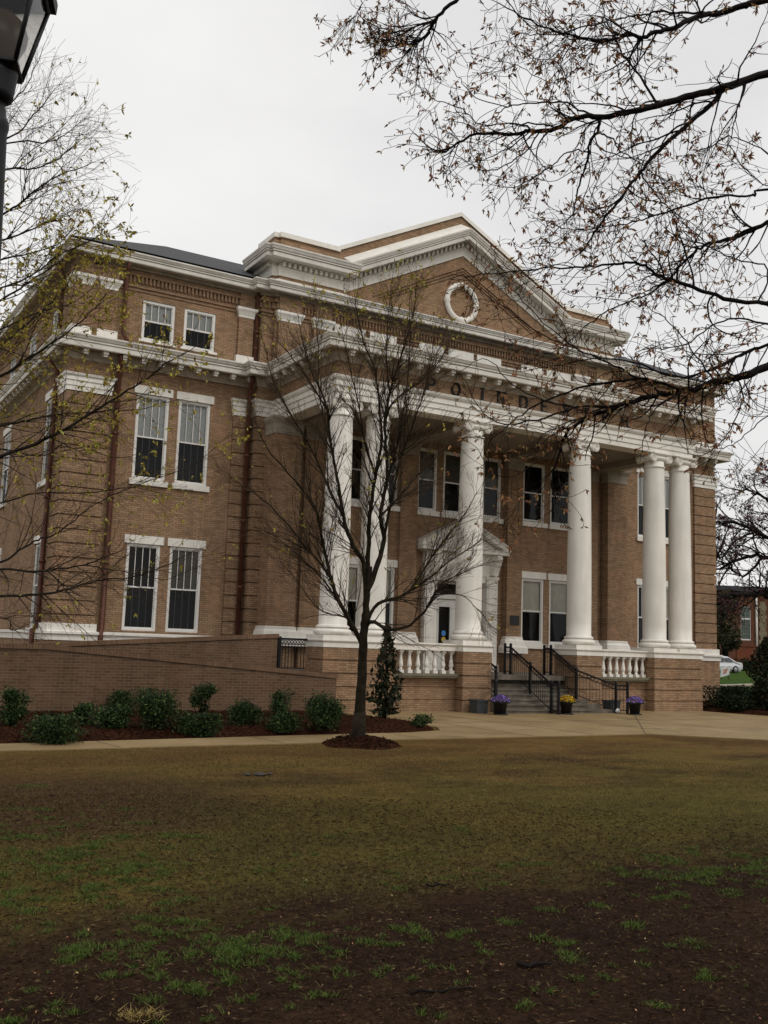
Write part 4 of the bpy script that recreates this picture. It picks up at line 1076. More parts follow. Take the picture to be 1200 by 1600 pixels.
for _ in range(260):
    q = lawn_at(random.gauss(222, 18), random.gauss(1588, 5)); blade(mb, q.x, q.y, random.uniform(.01, .035), .004, 1.4)
MT['pale'] = island_mat('pale_straw', [(0, (.16, .11, .03)), (1, (.33, .25, .09))], .8, .2)
tag(mb.build('straw_clump', 'pale'), 'pale tan clump of dead grass at the lower left edge', 'grass clump')
mb = MB()
for _ in range(260):
    u, v = random.uniform(0, 1200), random.uniform(1170, 1600); q = lawn_at(u, v); q.z = .012
    leaf(mb, q, random.uniform(.005, .013), .5, 2.5)
for _ in range(70):
    q = Vector((random.uniform(-20, 6), random.uniform(-8.4, -.9), .034))
    if q.y > interp(sorted(PATH_F), q.x) + .1 and (q.x > -7.2 or q.y < interp(PB, q.x) - .1): leaf(mb, q, random.uniform(.012, .03), .5, 3)
tag(mb.build('leaf_litter', 'bud_red'), 'small dead leaves and chips strewn over the lawn and walk', 'leaf litter', kind='stuff')
def stick(u0, v0, u1, v1, r, label, seed):
    random.seed(seed); a, b = lawn_at(u0, v0), lawn_at(u1, v1); a.z = b.z = r
    pts = [a + (b - a) * k / 6 + Vector((random.gauss(0, .012), random.gauss(0, .02), random.uniform(0, .012))) for k in range(7)]
    mb = MB(); c = (a + b) / 2; pts = [p - c for p in pts]; mb.tube(pts, [r, r, r * .95, r * .9, r * .8, r * .7, r * .5], 6); mb.tube([pts[3], pts[3] + Vector((.03, .05, .015))], [r * .5, r * .2], 4)
    tag(mb.build('fallen_stick', 'bark_black', None, c), label, 'stick', 'fallen sticks on the lawn')
stick(808, 1513, 860, 1510, .016, 'short thick dark stick lying on the bare soil', 1)
stick(634, 1555, 745, 1547, .008, 'long thin crooked stick on the soil near the bottom edge', 2)
stick(668, 1385, 706, 1386, .009, 'small dark stick at the edge of the bare soil', 3)
MT['wetstone'] = plain('wet_stone', (.055, .048, .04), .7, .4, 8, spec=.2)
random.seed(8)
st = tag(empty('stone_cluster', lawn_at(405, 1212)), 'few flat stones in a small brown hollow in the lawn before the tree', 'stones')
for dx, dy, s in ((0, 0, .10), (.2, .05, .05), (-.17, .06, .06)):
    mb = MB(); rows = []
    for j in range(5):
        th = math.pi * (j + .4) / 5.2; rows.append([(dx + s * math.sin(th) * math.cos(TAU * k / 9) * random.uniform(.8, 1.15), dy + s * math.sin(th) * math.sin(TAU * k / 9) * random.uniform(.8, 1.15), .02 + s * .35 * math.cos(th)) for k in range(9)])
    mb.grid(rows, True, False, True); mb.build('stone', 'wetstone', st)
# ================================================================== trees
def catmull(pts, n=4):
    if len(pts) < 3: return list(pts)
    out = []
    for i in range(len(pts) - 1):
        p0, p1, p2, p3 = pts[max(i - 1, 0)], pts[i], pts[i + 1], pts[min(i + 2, len(pts) - 1)]
        for k in range(n):
            t = k / n
            out.append(.5 * ((2 * p1) + (p2 - p0) * t + (2 * p0 - 5 * p1 + 4 * p2 - p3) * t * t + (3 * p1 - p0 - 3 * p2 + p3) * t ** 3))
    out.append(pts[-1]); return out
def lampglass_mat():
    m, nt, b, o = new_mat('lamp_glass'); nt.nodes.remove(b)
    t = nt.nodes.new('ShaderNodeBsdfTransparent'); t.inputs[0].default_value = (.80, .78, .74, 1)
    g = nt.nodes.new('ShaderNodeBsdfGlossy'); g.inputs['Roughness'].default_value = .06
    f = nd(nt, 'ShaderNodeFresnel', i_IOR=1.45); mx = nt.nodes.new('ShaderNodeMixShader')
    nt.links.new(f.outputs[0], mx.inputs[0]); nt.links.new(t.outputs[0], mx.inputs[1]); nt.links.new(g.outputs[0], mx.inputs[2]); nt.links.new(mx.outputs[0], o.inputs[0]); return m
MT['lampglass'] = lampglass_mat()
class Tree:
    def __init__(s, seed, **k):
        s.rng = random.Random(seed); s.wood = MB(); s.twig = MB(); s.bud = MB(); s.k = k
    def limb(s, pts, r0, r1, n=7, spawn=True, dens=1.0, t0=.1, jit=.006):
        g = s.rng
        pts = [Vector(p) for p in pts]
        c = catmull(pts, 5)
        for i in range(1, len(c) - 1): c[i] = c[i] + Vector((g.gauss(0, jit), g.gauss(0, jit), g.gauss(0, jit)))
        rad = [(r0 + (r1 - r0) * (i / (len(c) - 1)) ** .8) * (1 + g.uniform(-.06, .06)) for i in range(len(c))]
        s.wood.tube(c, rad, n)
        if spawn: s.spawn(c, rad, 0, dens, t0)
        return c
    def spawn(s, c, rad, lvl, dens=1.0, t0=.1):
        g, k = s.rng, s.k
        L = sum((b - a).length for a, b in zip(c, c[1:]))
        n = int(L * k['per_m'][lvl] * dens + g.random())
        for _ in range(n):
            t = t0 + (1 - t0) * g.random() ** .85; f = t * (len(c) - 1); i = min(int(f), len(c) - 2); p = c[i].lerp(c[i + 1], f - i)
            tan = (c[i + 1] - c[i]).normalized()
            side = tan.orthogonal().normalized(); a = g.uniform(0, TAU); side = (Matrix.Rotation(a, 3, tan) @ side)
            if k.get('flat'): side = (side + Vector(k['flat']) * g.uniform(-.2, 1.0)).normalized()
            ang = R_(g.uniform(*k['ang'])); d = (tan * math.cos(ang) + side * math.sin(ang)).normalized()
            d = (d + Vector((0, 0, k['up'] * g.uniform(.2, 1)))).normalized()
            ln = k['len'][lvl] * g.uniform(.45, 1.15) * (1.15 - k.get('tap', .85) * t)
            s.branch(p, d, ln, min(rad[i] * .55, k['rad'][lvl]), lvl)
        if lvl == 0:
            s.branch(c[-1], (c[-1] - c[-2]).normalized(), k['len'][0] * .25, rad[-1], 0)
    def branch(s, p, d, ln, r, lvl):
        g, k = s.rng, s.k
        m = max(4, int(ln / k['seg'])); pts = [p]; q = p.copy()
        bend = Vector((g.gauss(0, 1), g.gauss(0, 1), g.gauss(0, 1))) * k['curl']
        for j in range(m):
            d = (d + (bend + Vector((g.gauss(0, 1), g.gauss(0, 1), g.gauss(0, 1))) * k['wob'] + Vector((0, 0, k['grav'] * (.5 - j / m) * -1))) * .35).normalized()
            q = q + d * (ln / m); pts.append(q.copy())
        rt = k['tip']
        rad = [r + (rt - r) * j / m for j in range(m + 1)]
        (s.wood if lvl == 0 and r > k['thick'] else s.twig).tube(pts, rad, 5 if r > k['thick'] else 3, False)
        if lvl + 1 < len(k['per_m']): s.spawn(pts, rad, lvl + 1, 1.0, .12)
        if lvl >= k['budlvl']:
            for j in range(k['buds']):
                if g.random() > k['budp']: continue
                f = g.uniform(k['bud0'], 1); i = min(int(f * m), m - 1); c = pts[i].lerp(pts[i + 1], f * m - i)
                s.cluster(c, pts[i + 1] - pts[i])
            if g.random() < k['budp']: s.cluster(pts[-1], pts[-1] - pts[-2], 1.2)
    def cluster(s, c, tan, sc=1.0):
        g, k = s.rng, s.k
        if k.get('bud_ok') and not k['bud_ok'](c, g): return
        for _ in range(g.randint(1, k['cl'])):
            d = (tan.normalized() * k['fwd'] + Vector((g.gauss(0, .6), g.gauss(0, .6), g.gauss(k['hang'], .6)))).normalized()
            l = k['bs'] * g.uniform(.5, 1.25) * sc; w = l * g.uniform(.14, .26) * k.get('slim', .85); e = d.orthogonal().normalized(); e = Matrix.Rotation(g.uniform(0, TAU), 3, d) @ e; h = d.cross(e)
            s.bud.quad(c, c + d * l * .45 + e * w, c + d * l, c + d * l * .5 - e * w)
            s.bud.quad(c, c + d * l * .5 + h * w, c + d * l, c + d * l * .45 - h * w)
    def build(s, name, loc, label, mats=('bark', 'twig', 'bud_yellow'), cat='tree', budname='buds'):
        root = tag(empty(name, loc), label, cat); L = Vector(loc)
        for mb, n, m in ((s.wood, 'trunk', mats[0]), (s.twig, 'twigs', mats[1]), (s.bud, budname, mats[2])):
            if not mb.f: continue
            mb.v = [(a - L.x, b - L.y, c - L.z) for a, b, c in mb.v]; mb.build(n, m, root)
        return root
def trace(px, d0, d1=None, sway=.0, rng=random):
    """limb through photo pixels, running from distance d0 to d1 with some sway in depth"""
    d1 = d0 if d1 is None else d1; n = len(px)
    return [P(u, v, d0 + (d1 - d0) * i / (n - 1) + (rng.uniform(-sway, sway) if 0 < i < n - 1 else 0)) for i, (u, v) in enumerate(px)]

def to_px(p):
    v = p - CAM_C; w_ = v.dot(CAM_F); return 600 + FPX * v.dot(CAM_R) / w_, 800 - FPX * v.dot(CAM_U) / w_, w_
def grow(tree, store, px, D, e, r0, r1, sway, rng, root=None, **k):
    """limb that springs from the trunk or from the nearest limb grown before it"""
    u0, v0 = px[0]; best = None
    for q, r in store:
        a, b, w_ = to_px(q); dd = math.hypot(a - u0, b - v0)
        if best is None or dd < best[0]: best = (dd, q, w_, r)
    dist, q, w_, rp = best
    d1 = D + e; n = len(px)
    pts = [P(u, v, w_ + (d1 - w_) * i / (n - 1) + (rng.uniform(-sway, sway) if 0 < i < n - 1 else 0)) for i, (u, v) in enumerate(px)]
    if dist > 12: pts = [q.copy()] + pts
    else: pts[0] = q.copy()
    c = tree.limb(pts, min(r0, rp * .9), r1, **k)
    m = len(c)
    store += [(p, r0 + (r1 - r0) * i / m) for i, p in enumerate(c)]
    return c
def trunk_store(c, r0, r1): return [(p, r0 + (r1 - r0) * i / len(c)) for i, p in enumerate(c)]
# ---- small ascending tree on the lawn in front of the portico
DA = (Vector((TRX, TRY, 0)) - CAM_C).dot(CAM_F)
TA = Tree(3, per_m=(9.6, 8.0, 4.0), len=(1.5, .72, .28), rad=(.012, .0055, .0032), ang=(16, 42), up=.38, seg=.11, curl=.10, wob=.16, grav=.12, tip=.0024, thick=.010,
          budlvl=2, buds=2, budp=.75, bud0=.3, cl=3, fwd=.6, hang=-.2, bs=.08, bud_ok=lambda c, g: g.random() < smooth(7.6, 10.4, c.z) * .42 + .015)
rA = random.Random(9)
def A(px, e, r0, r1, **k): return grow(TA, SA, px, DA, e, r0, r1, .12, rA, **k)
SA = trunk_store(TA.limb(trace([(558, 1158), (561, 1140), (564, 1080), (567, 1020), (570, 975), (572, 945), (575, 910), (578, 885)], DA), .135, .05, n=12, spawn=False, jit=.006), .135, .06)
TA.wood.tube([P(557.2, 1168, DA), P(557.8, 1160, DA), P(559.3, 1150, DA), P(561, 1138, DA), P(562.3, 1112, DA)], [.24, .19, .158, .141, .125], 14)
A([(566, 1005), (552, 979), (529, 937), (517, 902), (507, 860), (496, 806), (486, 783), (452, 741), (417, 700), (400, 660)], -.9, .058, .008)
A([(517, 902), (500, 880), (475, 852), (437, 806), (394, 768), (365, 752)], -1.3, .03, .006)
A([(552, 979), (540, 965), (506, 956), (486, 937), (463, 906), (440, 880)], .8, .022, .005)
A([(529, 937), (500, 900), (478, 878), (430, 838), (390, 820)], .5, .022, .005)
A([(572, 935), (568, 880), (552, 852), (536, 806), (529, 756), (517, 695), (509, 630), (486, 580), (470, 520)], -.5, .062, .010)
A([(536, 806), (516, 770), (500, 730), (480, 690), (450, 640), (425, 590), (415, 545)], .9, .034, .006)
A([(517, 695), (505, 650), (498, 600), (497, 540), (492, 480)], .4, .022, .006)
A([(509, 640), (480, 590), (450, 550), (432, 520)], -.4, .018, .005)
A([(573, 930), (576, 860), (578, 806), (586, 745), (596, 691), (594, 645), (586, 580), (567, 530), (555, 470)], .8, .058, .009)
A([(586, 745), (570, 690), (562, 640), (548, 580), (535, 520)], -.7, .028, .006)
A([(573, 925), (588, 888), (600, 841), (594, 806), (605, 745), (601, 668), (609, 615), (624, 565), (644, 500), (650, 450)], .3, .066, .010)
A([(601, 668), (613, 630), (651, 600), (686, 565), (700, 530)], 1.0, .028, .006)
A([(600, 841), (612, 780), (625, 720), (650, 650), (668, 590), (678, 530)], -.8, .034, .006)
A([(605, 745), (622, 690), (632, 630), (640, 560), (640, 480)], -.5, .026, .006)
A([(609, 620), (604, 560), (606, 500), (612, 445)], .6, .02, .005)
A([(571, 980), (590, 944), (628, 931), (651, 908), (674, 871), (697, 840), (728, 800), (745, 770)], .6, .044, .007)
A([(628, 931), (667, 906), (705, 875), (743, 850), (770, 830)], -.7, .022, .005)
A([(567, 985), (582, 971), (605, 983), (636, 979), (663, 956), (678, 929), (693, 910), (724, 895), (760, 880)], -1.0, .048, .006)
A([(678, 929), (720, 930), (745, 950), (765, 975)], -.9, .014, .004)
A([(594, 806), (630, 770), (660, 735), (700, 700)], .9, .024, .005)
TA.build('ascending_tree', (TRX, TRY, 0), 'small bare tree with upswept branches standing in a mulch ring before the portico', ('bark_mossy', 'twig', 'bud_yellow'))

# ---- budding tree whose trunk stands outside the left edge
TB = Tree(21, per_m=(5.4, 5.2, 2.8), len=(1.35, .70, .30), rad=(.009, .0045, .0028), ang=(20, 55), up=.10, seg=.12, curl=.14, wob=.2, grav=.25, tip=.0020, thick=.0075,
          budlvl=1, buds=2, budp=.5, bud0=.5, cl=5, fwd=.5, hang=-.45, bs=.062, bud_ok=lambda c, g: g.random() < .06 + .30 * smooth(3.2, 4.2, c.z) * smooth(8.6, 7.0, c.z) + .55 * smooth(4.6, 5.6, c.z) * smooth(8.0, 6.9, c.z))
DB = 14.0; rB = random.Random(4)
baseB = P(-330, 1180, DB); baseB.z = 0
def B(px, e, r0, r1, **k):
    return grow(TB, SB, px, DB, e + rB.uniform(-1.0, .8), r0 * .62, r1 * .7, .15, rB, **k)
hub = [(-330, 1000), (-325, 850), (-322, 700), (-322, 550), (-318, 400), (-315, 250), (-312, 100), (-308, -60)]
SB = trunk_store(TB.limb([baseB] + [P(u, v, DB) for u, v in hub], .26, .08, n=12, spawn=False), .26, .08)
B([(-322, 790), (-150, 760), (-40, 728), (58, 692), (117, 662), (175, 625), (216, 601), (257, 570), (300, 545)], -.3, .060, .008)
B([(-324, 800), (-120, 700), (-10, 668), (44, 657), (87, 648), (175, 642), (215, 640), (262, 628)], .6, .036, .006)
B([(-322, 700), (-150, 640), (0, 588), (35, 566), (96, 526), (140, 490), (170, 452)], -.6, .05, .007)
B([(-326, 900), (-140, 930), (0, 932), (67, 928), (100, 922), (133, 913), (167, 905), (198, 903), (235, 893), (268, 880), (305, 860)], .1, .040, .006)
B([(-326, 880), (-140, 890), (0, 889), (50, 893), (83, 890), (133, 882), (160, 872), (186, 862)], -.8, .038, .008)
B([(133, 882), (167, 889), (200, 893), (260, 905), (320, 880)], .3, .016, .005)
B([(-324, 860), (-120, 900), (0, 878), (33, 858), (55, 845), (83, 837), (117, 813), (160, 782), (230, 752), (300, 728), (345, 690)], .7, .034, .005)
B([(-322, 780), (-150, 800), (-20, 790), (60, 770), (140, 770), (200, 762), (250, 770)], -.2, .030, .005)
B([(-322, 740), (-150, 720), (-30, 700), (60, 712), (130, 700), (180, 715), (230, 705)], .9, .028, .005)
B([(-326, 920), (-140, 990), (0, 965), (18, 985), (45, 975)], -.5, .03, .006)
B([(-320, 660), (-150, 600), (-20, 550), (50, 500), (100, 452), (120, 410)], .8, .04, .006)
B([(-320, 620), (-150, 540), (0, 470), (45, 440), (85, 415), (120, 385)], -.9, .04, .006)
B([(-320, 600), (-120, 520), (-20, 520), (60, 488), (120, 470), (165, 430)], .2, .034, .005)
B([(-318, 520), (-150, 440), (0, 378), (50, 358), (80, 346), (112, 335), (140, 318)], .4, .034, .005)
B([(-318, 470), (-150, 400), (5, 335), (50, 302), (87, 277), (125, 262), (150, 252)], -.4, .036, .005)
B([(-316, 400), (-150, 310), (7, 266), (50, 264), (87, 250), (112, 230), (133, 216)], .7, .034, .005)
B([(-315, 350), (-150, 270), (10, 225), (75, 222), (100, 212), (120, 196)], -.6, .03, .005)
B([(-315, 330), (-150, 260), (10, 217), (47, 185), (70, 160), (85, 140)], .2, .03, .005)
B([(-312, 260), (-150, 190), (-10, 172), (30, 148), (52, 112), (70, 68)], .5, .03, .005)
B([(-320, 560), (-150, 470), (-10, 410), (50, 395), (95, 378), (118, 345), (122, 320)], 1.0, .03, .005)
B([(-320, 580), (-120, 490), (30, 440), (90, 400), (150, 372), (168, 345)], -.7, .026, .005)
TB.build('budding_tree', baseB, 'tree with yellow-green buds reaching in from the left edge', ('bark', 'twig', 'bud_yellow'))

# ---- dark spreading tree whose trunk stands outside the right edge
TC = Tree(33, per_m=(6.6, 6.4, 3.2), len=(.90, .48, .21), rad=(.010, .0056, .0038), ang=(25, 70), up=.06, seg=.06, curl=.34, wob=.34, grav=.5, tip=.0029, thick=.009,
          budlvl=1, buds=2, budp=.34, bud0=.5, cl=4, fwd=.35, hang=-.6, bs=.052, slim=.72)
DC = 9.6; rC = random.Random(6)
baseC = P(1720, 1200, DC); baseC.z = 0
def Cc(px, e, r0, r1, **k):
    return grow(TC, SC, px, DC, e + rC.uniform(-.7, .7), r0 * .66, r1 * .9, .1, rC, **k)
SC = trunk_store(TC.limb([baseC, P(1715, 1000, DC), P(1705, 750, DC), P(1695, 500, DC), P(1690, 250, DC), P(1690, 0, DC), P(1690, -200, DC)], .30, .14, n=12, spawn=False), .3, .14)
Cc([(1692, 420), (1450, 170), (1300, 118), (1200, 115), (1130, 138), (1070, 152), (1000, 172), (945, 182), (905, 183), (860, 204), (823, 205), (803, 210), (744, 210), (710, 227), (687, 237), (660, 220)], -.2, .085, .006, t0=.25)
Cc([(870, 198), (843, 195), (795, 194), (752, 195), (721, 170), (676, 153), (642, 125)], .4, .014, .004)
Cc([(930, 183), (900, 168), (880, 159), (837, 161), (795, 167), (778, 181), (750, 193)], -.5, .016, .004)
Cc([(795, 167), (744, 153), (720, 125), (699, 96)], .3, .009, .003)
Cc([(850, 208), (840, 212), (818, 241), (767, 266), (738, 258), (712, 240)], .2, .014, .004)
Cc([(830, 207), (800, 228), (770, 243), (738, 254), (710, 245)], -.3, .011, .003)
Cc([(1125, 142), (1110, 165), (1080, 190), (1030, 235), (1000, 270), (970, 310), (945, 340), (925, 370), (910, 393)], -.1, .042, .008)
Cc([(936, 181), (936, 201), (921, 224), (918, 249), (902, 297), (897, 331), (880, 350)], .5, .026, .006)
Cc([(919, 238), (888, 238), (860, 261), (837, 275), (801, 293), (769, 289)], .3, .012, .004)
Cc([(937, 207), (953, 215), (973, 238), (1010, 262)], -.4, .013, .005)
Cc([(1692, 200), (1400, -40), (1200, 0), (1157, 11), (1123, 20), (1087, 27), (1053, 44), (1019, 52), (999, 58), (982, 52), (965, 60), (930, 62), (870, 48), (820, 30), (780, 5)], .2, .062, .005, t0=.25)
Cc([(1123, 20), (1075, 20), (1030, 18), (1002, 23), (968, 28), (917, 42), (860, 55), (815, 52)], -.5, .018, .004)
Cc([(1027, 159), (1002, 122), (979, 93), (965, 68), (948, 31), (936, -5)], .3, .020, .006)
Cc([(965, 68), (930, 64), (890, 60), (870, 45), (850, 20)], -.3, .011, .004)
Cc([(1690, -80), (1200, -160), (900, -110), (760, -40), (712, 2), (679, 31), (670, 51), (648, 68), (628, 68), (615, 71), (604, 54)], .4, .05, .004, t0=.45)
Cc([(679, 31), (650, 25), (625, 5), (618, -8)], .2, .007, .003)
Cc([(760, -40), (800, 10), (828, 40), (850, 60)], -.3, .010, .004)
Cc([(900, -110), (700, -60), (600, -20), (568, -6), (562, 14), (545, 34)], .1, .016, .003, t0=.7)
Cc([(900, 30), (880, 70), (850, 95), (815, 78), (790, 62), (760, 70)], .5, .012, .003)
Cc([(917, 42), (880, 90), (870, 130), (840, 120), (800, 100), (770, 95)], -.2, .012, .003)
Cc([(1696, 560), (1400, 350), (1270, 325), (1200, 348), (1157, 368), (1106, 382), (1081, 397), (1058, 422), (1044, 438), (1010, 455)], .1, .046, .008, t0=.3)
Cc([(1692, 450), (1400, 300), (1200, 297), (1177, 306), (1115, 309), (1058, 326), (1016, 340), (987, 347), (945, 354), (900, 358), (868, 352)], -.3, .024, .004, t0=.35)
Cc([(1002, 272), (1021, 297), (1044, 326), (1075, 345)], .3, .013, .005)
Cc([(1696, 600), (1400, 520), (1270, 490), (1200, 477), (1117, 462), (1075, 445), (1033, 433), (1010, 417), (990, 410), (958, 413), (910, 417), (850, 420), (780, 427), (745, 430)], .2, .044, .005, t0=.3)
Cc([(1200, 420), (1150, 405), (1110, 385), (1060, 340), (1030, 310)], -.4, .014, .004)
Cc([(1270, 300), (1200, 240), (1150, 215), (1130, 215), (1100, 240)], .3, .013, .004)
Cc([(1260, 260), (1200, 290), (1160, 260), (1135, 225), (1100, 232)], -.3, .013, .004)
Cc([(910, 393), (890, 390), (858, 384), (820, 388)], .1, .008, .003)
Cc([(1044, 438), (1000, 465), (960, 480), (920, 505), (880, 540), (840, 560)], .2, .016, .004)
# heavy low limb that crosses the entablature
Cc([(1700, 700), (1400, 540), (1260, 545), (1200, 572), (1158, 588), (1117, 598), (1075, 609), (1033, 617), (992, 625), (950, 640), (908, 657), (885, 678), (873, 712), (862, 755), (868, 780)], 0, .085, .006, t0=.3)
Cc([(992, 625), (950, 634), (908, 635), (860, 650), (825, 658), (783, 662), (750, 640), (735, 610)], .3, .022, .004)
Cc([(1067, 600), (1012, 592), (950, 598), (887, 612), (825, 640), (790, 668), (765, 690)], -.4, .026, .004)
Cc([(1300, 500), (1200, 537), (1158, 554), (1117, 576), (1060, 590), (1000, 570), (940, 560), (880, 570), (820, 580)], .2, .028, .004)
Cc([(1067, 612), (1040, 628), (1021, 642), (1010, 667), (1004, 700)], -.2, .013, .004, dens=.4)
Cc([(1156, 594), (1160, 620), (1142, 671), (1117, 700), (1085, 712), (1060, 690)], .4, .013, .003)
Cc([(1260, 640), (1200, 650), (1165, 680), (1130, 700), (1095, 695)], -.3, .013, .003)
Cc([(908, 645), (860, 630), (800, 600), (760, 560), (728, 575)], .2, .013, .003)
Cc([(1000, 595), (960, 570), (900, 545), (840, 520), (790, 480), (760, 470)], -.3, .016, .003)
Cc([(900, 545), (850, 505), (800, 450), (770, 420), (740, 455)], .5, .012, .003)
Cc([(1117, 590), (1090, 560), (1060, 520), (1030, 490), (980, 470)], .4, .015, .004)
Cc([(1230, 520), (1170, 500), (1120, 505), (1070, 540), (1020, 545)], -.4, .018, .004)
Cc([(873, 700), (840, 720), (800, 745), (765, 735), (745, 700)], .3, .010, .003)
TC.build('spreading_tree', baseC, 'dark spreading tree with reddish brown buds overhanging from the right edge', ('bark_black', 'twig_dark', 'bud_red'))

# ---- far bare trees right of the hall
TD = Tree(41, per_m=(2.2, 2.6, 1.6), len=(4.2, 2.0, .9), rad=(.07, .035, .02), ang=(20, 60), up=.22, seg=.4, curl=.2, wob=.2, grav=.1, tip=.014, thick=.04,
          budlvl=1, buds=3, budp=.5, bud0=.3, cl=2, fwd=.3, hang=0, bs=.17)
DD = 66.0; rD = random.Random(2)
baseD = P(1290, 1040, DD); baseD.z = ground_z(baseD.x, baseD.y) - .1
def D(px, r0, r1, e=0): TD.limb(trace(px, DD, DD + e, 1.0, rD), r0, r1, jit=.06)
TD.limb([baseD, P(1285, 1000, DD), P(1275, 950, DD), P(1265, 930, DD)], .55, .4, n=10, spawn=False)
D([(1275, 955), (1230, 940), (1190, 930), (1150, 930), (1118, 936), (1090, 950)], .26, .08, -2)
D([(1268, 935), (1230, 890), (1195, 870), (1160, 872), (1120, 890), (1090, 900)], .20, .05, 2)
D([(1265, 930), (1225, 860), (1180, 830), (1140, 815), (1100, 820)], .20, .05, -3)
D([(1265, 925), (1235, 840), (1210, 790), (1180, 770), (1150, 765)], .2, .05, 2)
D([(1265, 925), (1255, 840), (1235, 770), (1205, 740)], .2, .05, -1)
D([(1195, 870), (1160, 900), (1140, 880), (1118, 850)], .10, .04, 1)
D([(1180, 830), (1150, 845), (1128, 870), (1100, 860)], .09, .04, -2)
TD.build('bare_tree', baseD, 'large bare tree with pinkish twigs in the distance right of the hall', ('bark_black', 'twig_dark', 'bud_far'))
TF = Tree(45, per_m=(1.6, 2.0), len=(3.0, 1.4), rad=(.06, .03), ang=(20, 55), up=.3, seg=.5, curl=.2, wob=.2, grav=.1, tip=.016, thick=.04, budlvl=5, buds=0, budp=0, bud0=0, cl=1, fwd=0, hang=0, bs=.1)
bF = P(1112, 1045, 108); bF.z = ground_z(bF.x, bF.y) - .2
TF.limb([bF, P(1112, 980, 108), P(1110, 900, 108), P(1114, 840, 108), P(1120, 790, 108)], .3, .08); TF.limb([P(1110, 900, 108), P(1128, 850, 108), P(1140, 820, 108)], .14, .05); TF.limb([P(1112, 940, 108), P(1130, 900, 108), P(1150, 870, 108)], .14, .05)
TF.build('bare_tree', bF, 'grey leafless tree behind the red brick building, beside the hall corner', ('bark', 'twig_dark', 'bud_far'))

# ---- evergreen in front of the far building
DE = 92.0; bE = P(1126, 1040, DE); bE.z = ground_z(bE.x, bE.y) - .1
ev = tag(empty('evergreen_tree', bE), 'dark drooping evergreen with two trunks in front of the red brick building', 'tree')
mb = MB()
for px in ([(1134, 1040), (1132, 1000), (1128, 960), (1124, 935)], [(1126, 1040), (1119, 1010), (1112, 985), (1108, 950)]):
    mb.tube([tuple(P(u, v, DE) - bE) for u, v in px], [.32, .27, .22, .12], 8)
mb.build('trunk', 'bark_black', ev)
random.seed(77); mb = MB()
lob = [(P(u, v, DE + random.uniform(-1.5, 1.5)) - bE, r) for u, v, r in ((1112, 950, 1.5), (1128, 945, 1.3), (1140, 960, 1.1), (1120, 975, 1.3), (1134, 985, 1.2), (1144, 990, .8), (1148, 1005, .6), (1108, 985, 1.2), (1125, 1000, .9), (1100, 960, 1.5), (1136, 935, .8), (1138, 1008, .6))]
for _ in range(5200):
    L, r = random.choice(lob); v = Vector((random.gauss(0, 1), random.gauss(0, 1), random.gauss(0, 1))).normalized() * r * random.uniform(.3, 1.1); leaf(mb, L + v, random.uniform(.08, .17), .5)
mb.build('crown', 'leaf_far', ev)

# ================================================================== far building, car, board, hydrant
fb_c = P(1215, 1042, 100); fb_c.z = ground_z(fb_c.x, fb_c.y) - .3
rz = math.atan2(CAM_R.y, CAM_R.x) + R_(6)
fb = tag(empty('brick_chapel', fb_c, rz), 'distant red brick building with a tall patterned window and white downspout', 'building')
def px2x(u): return (u - 1215) / FPX * 100
mb = MB(); wx0, wx1 = px2x(1156), px2x(1173); wz0, wz1 = 2.95, 6.3
wallY(mb, 0, px2x(1060), px2x(1340), 0, 7.75, [(wx0, wx1, wz0, wz1)], .25)
mb.quad((px2x(1060), 0, 0), (px2x(1060), 14, 0), (px2x(1060), 14, 7.75), (px2x(1060), 0, 7.75)); mb.quad((px2x(1340), 0, 0), (px2x(1340), 0, 7.75), (px2x(1340), 14, 7.75), (px2x(1340), 14, 0))
mb.build('wall', 'brick_far', fb)
mb = MB(); mb.box(px2x(1060) - .4, px2x(1340) + .4, -.45, 14.4, 7.75, 8.25); mb.build('roof', 'slate', fb)
mb = MB(); mb.box(wx0, wx1, .1, .18, wz0, wz0 + .12); mb.box(wx0, wx1, .1, .18, wz1 - .1, wz1); mb.box(wx0, wx0 + .07, .1, .18, wz0 + .12, wz1 - .1); mb.box(wx1 - .07, wx1, .1, .18, wz0 + .12, wz1 - .1); mb.box(wx0 + .07, wx1 - .07, .1, .18, 5.0, 5.14)
wf = mb.build('window', 'white_clean', fb)
MT['leadbar'] = plain('pale_glazing_bar', (.2, .22, .19), .6, .2, 3)
MT['leaded'] = plain('leaded_glass', (.045, .065, .05), .2, .6, 3.5, spec=.6)
mb = MB(); mb.quad((wx0, .16, wz0), (wx1, .16, wz0), (wx1, .16, wz1), (wx0, .16, wz1)); mb.build('window_glass', 'leaded', wf)
random.seed(3); mb = MB(); ww = wx1 - wx0
for x in (.25, .5, .75): mb.box(wx0 + ww * x - .012, wx0 + ww * x + .012, .135, .155, wz0 + .12, wz1 - .1)
for k in range(9):
    z = wz0 + .25 + k * .34; mb.box(wx0 + .07, wx1 - .07, .137, .153, z, z + .022)
    if k % 2: mb.box(wx0 + ww * .32, wx0 + ww * .68, .13, .15, z + .05, z + .075); mb.box(wx0 + ww * .32, wx0 + ww * .32 + .03, .13, .151, z - .2, z + .05)
mb.build('glazing_bars', 'leadbar', wf)
mb = MB(); mb.tube([(px2x(1181), -.12, .9), (px2x(1181), -.12, 7.3)], .10, 8); mb.build('downspout', 'white_clean', fb)
MT['limestone'] = plain('limestone_trim', (.20, .165, .10), .8, .25, 3)
mb = MB()
for k in range(11): mb.box(px2x(1187) - (.12 if k % 2 else 0), px2x(1196) + (.12 if k % 2 else 0), -.08 - .004 * (k % 2), .02, 2.2 + k * .42, 2.2 + (k + 1) * .42 - .01)
mb.build('stone_trim', 'limestone', fb)
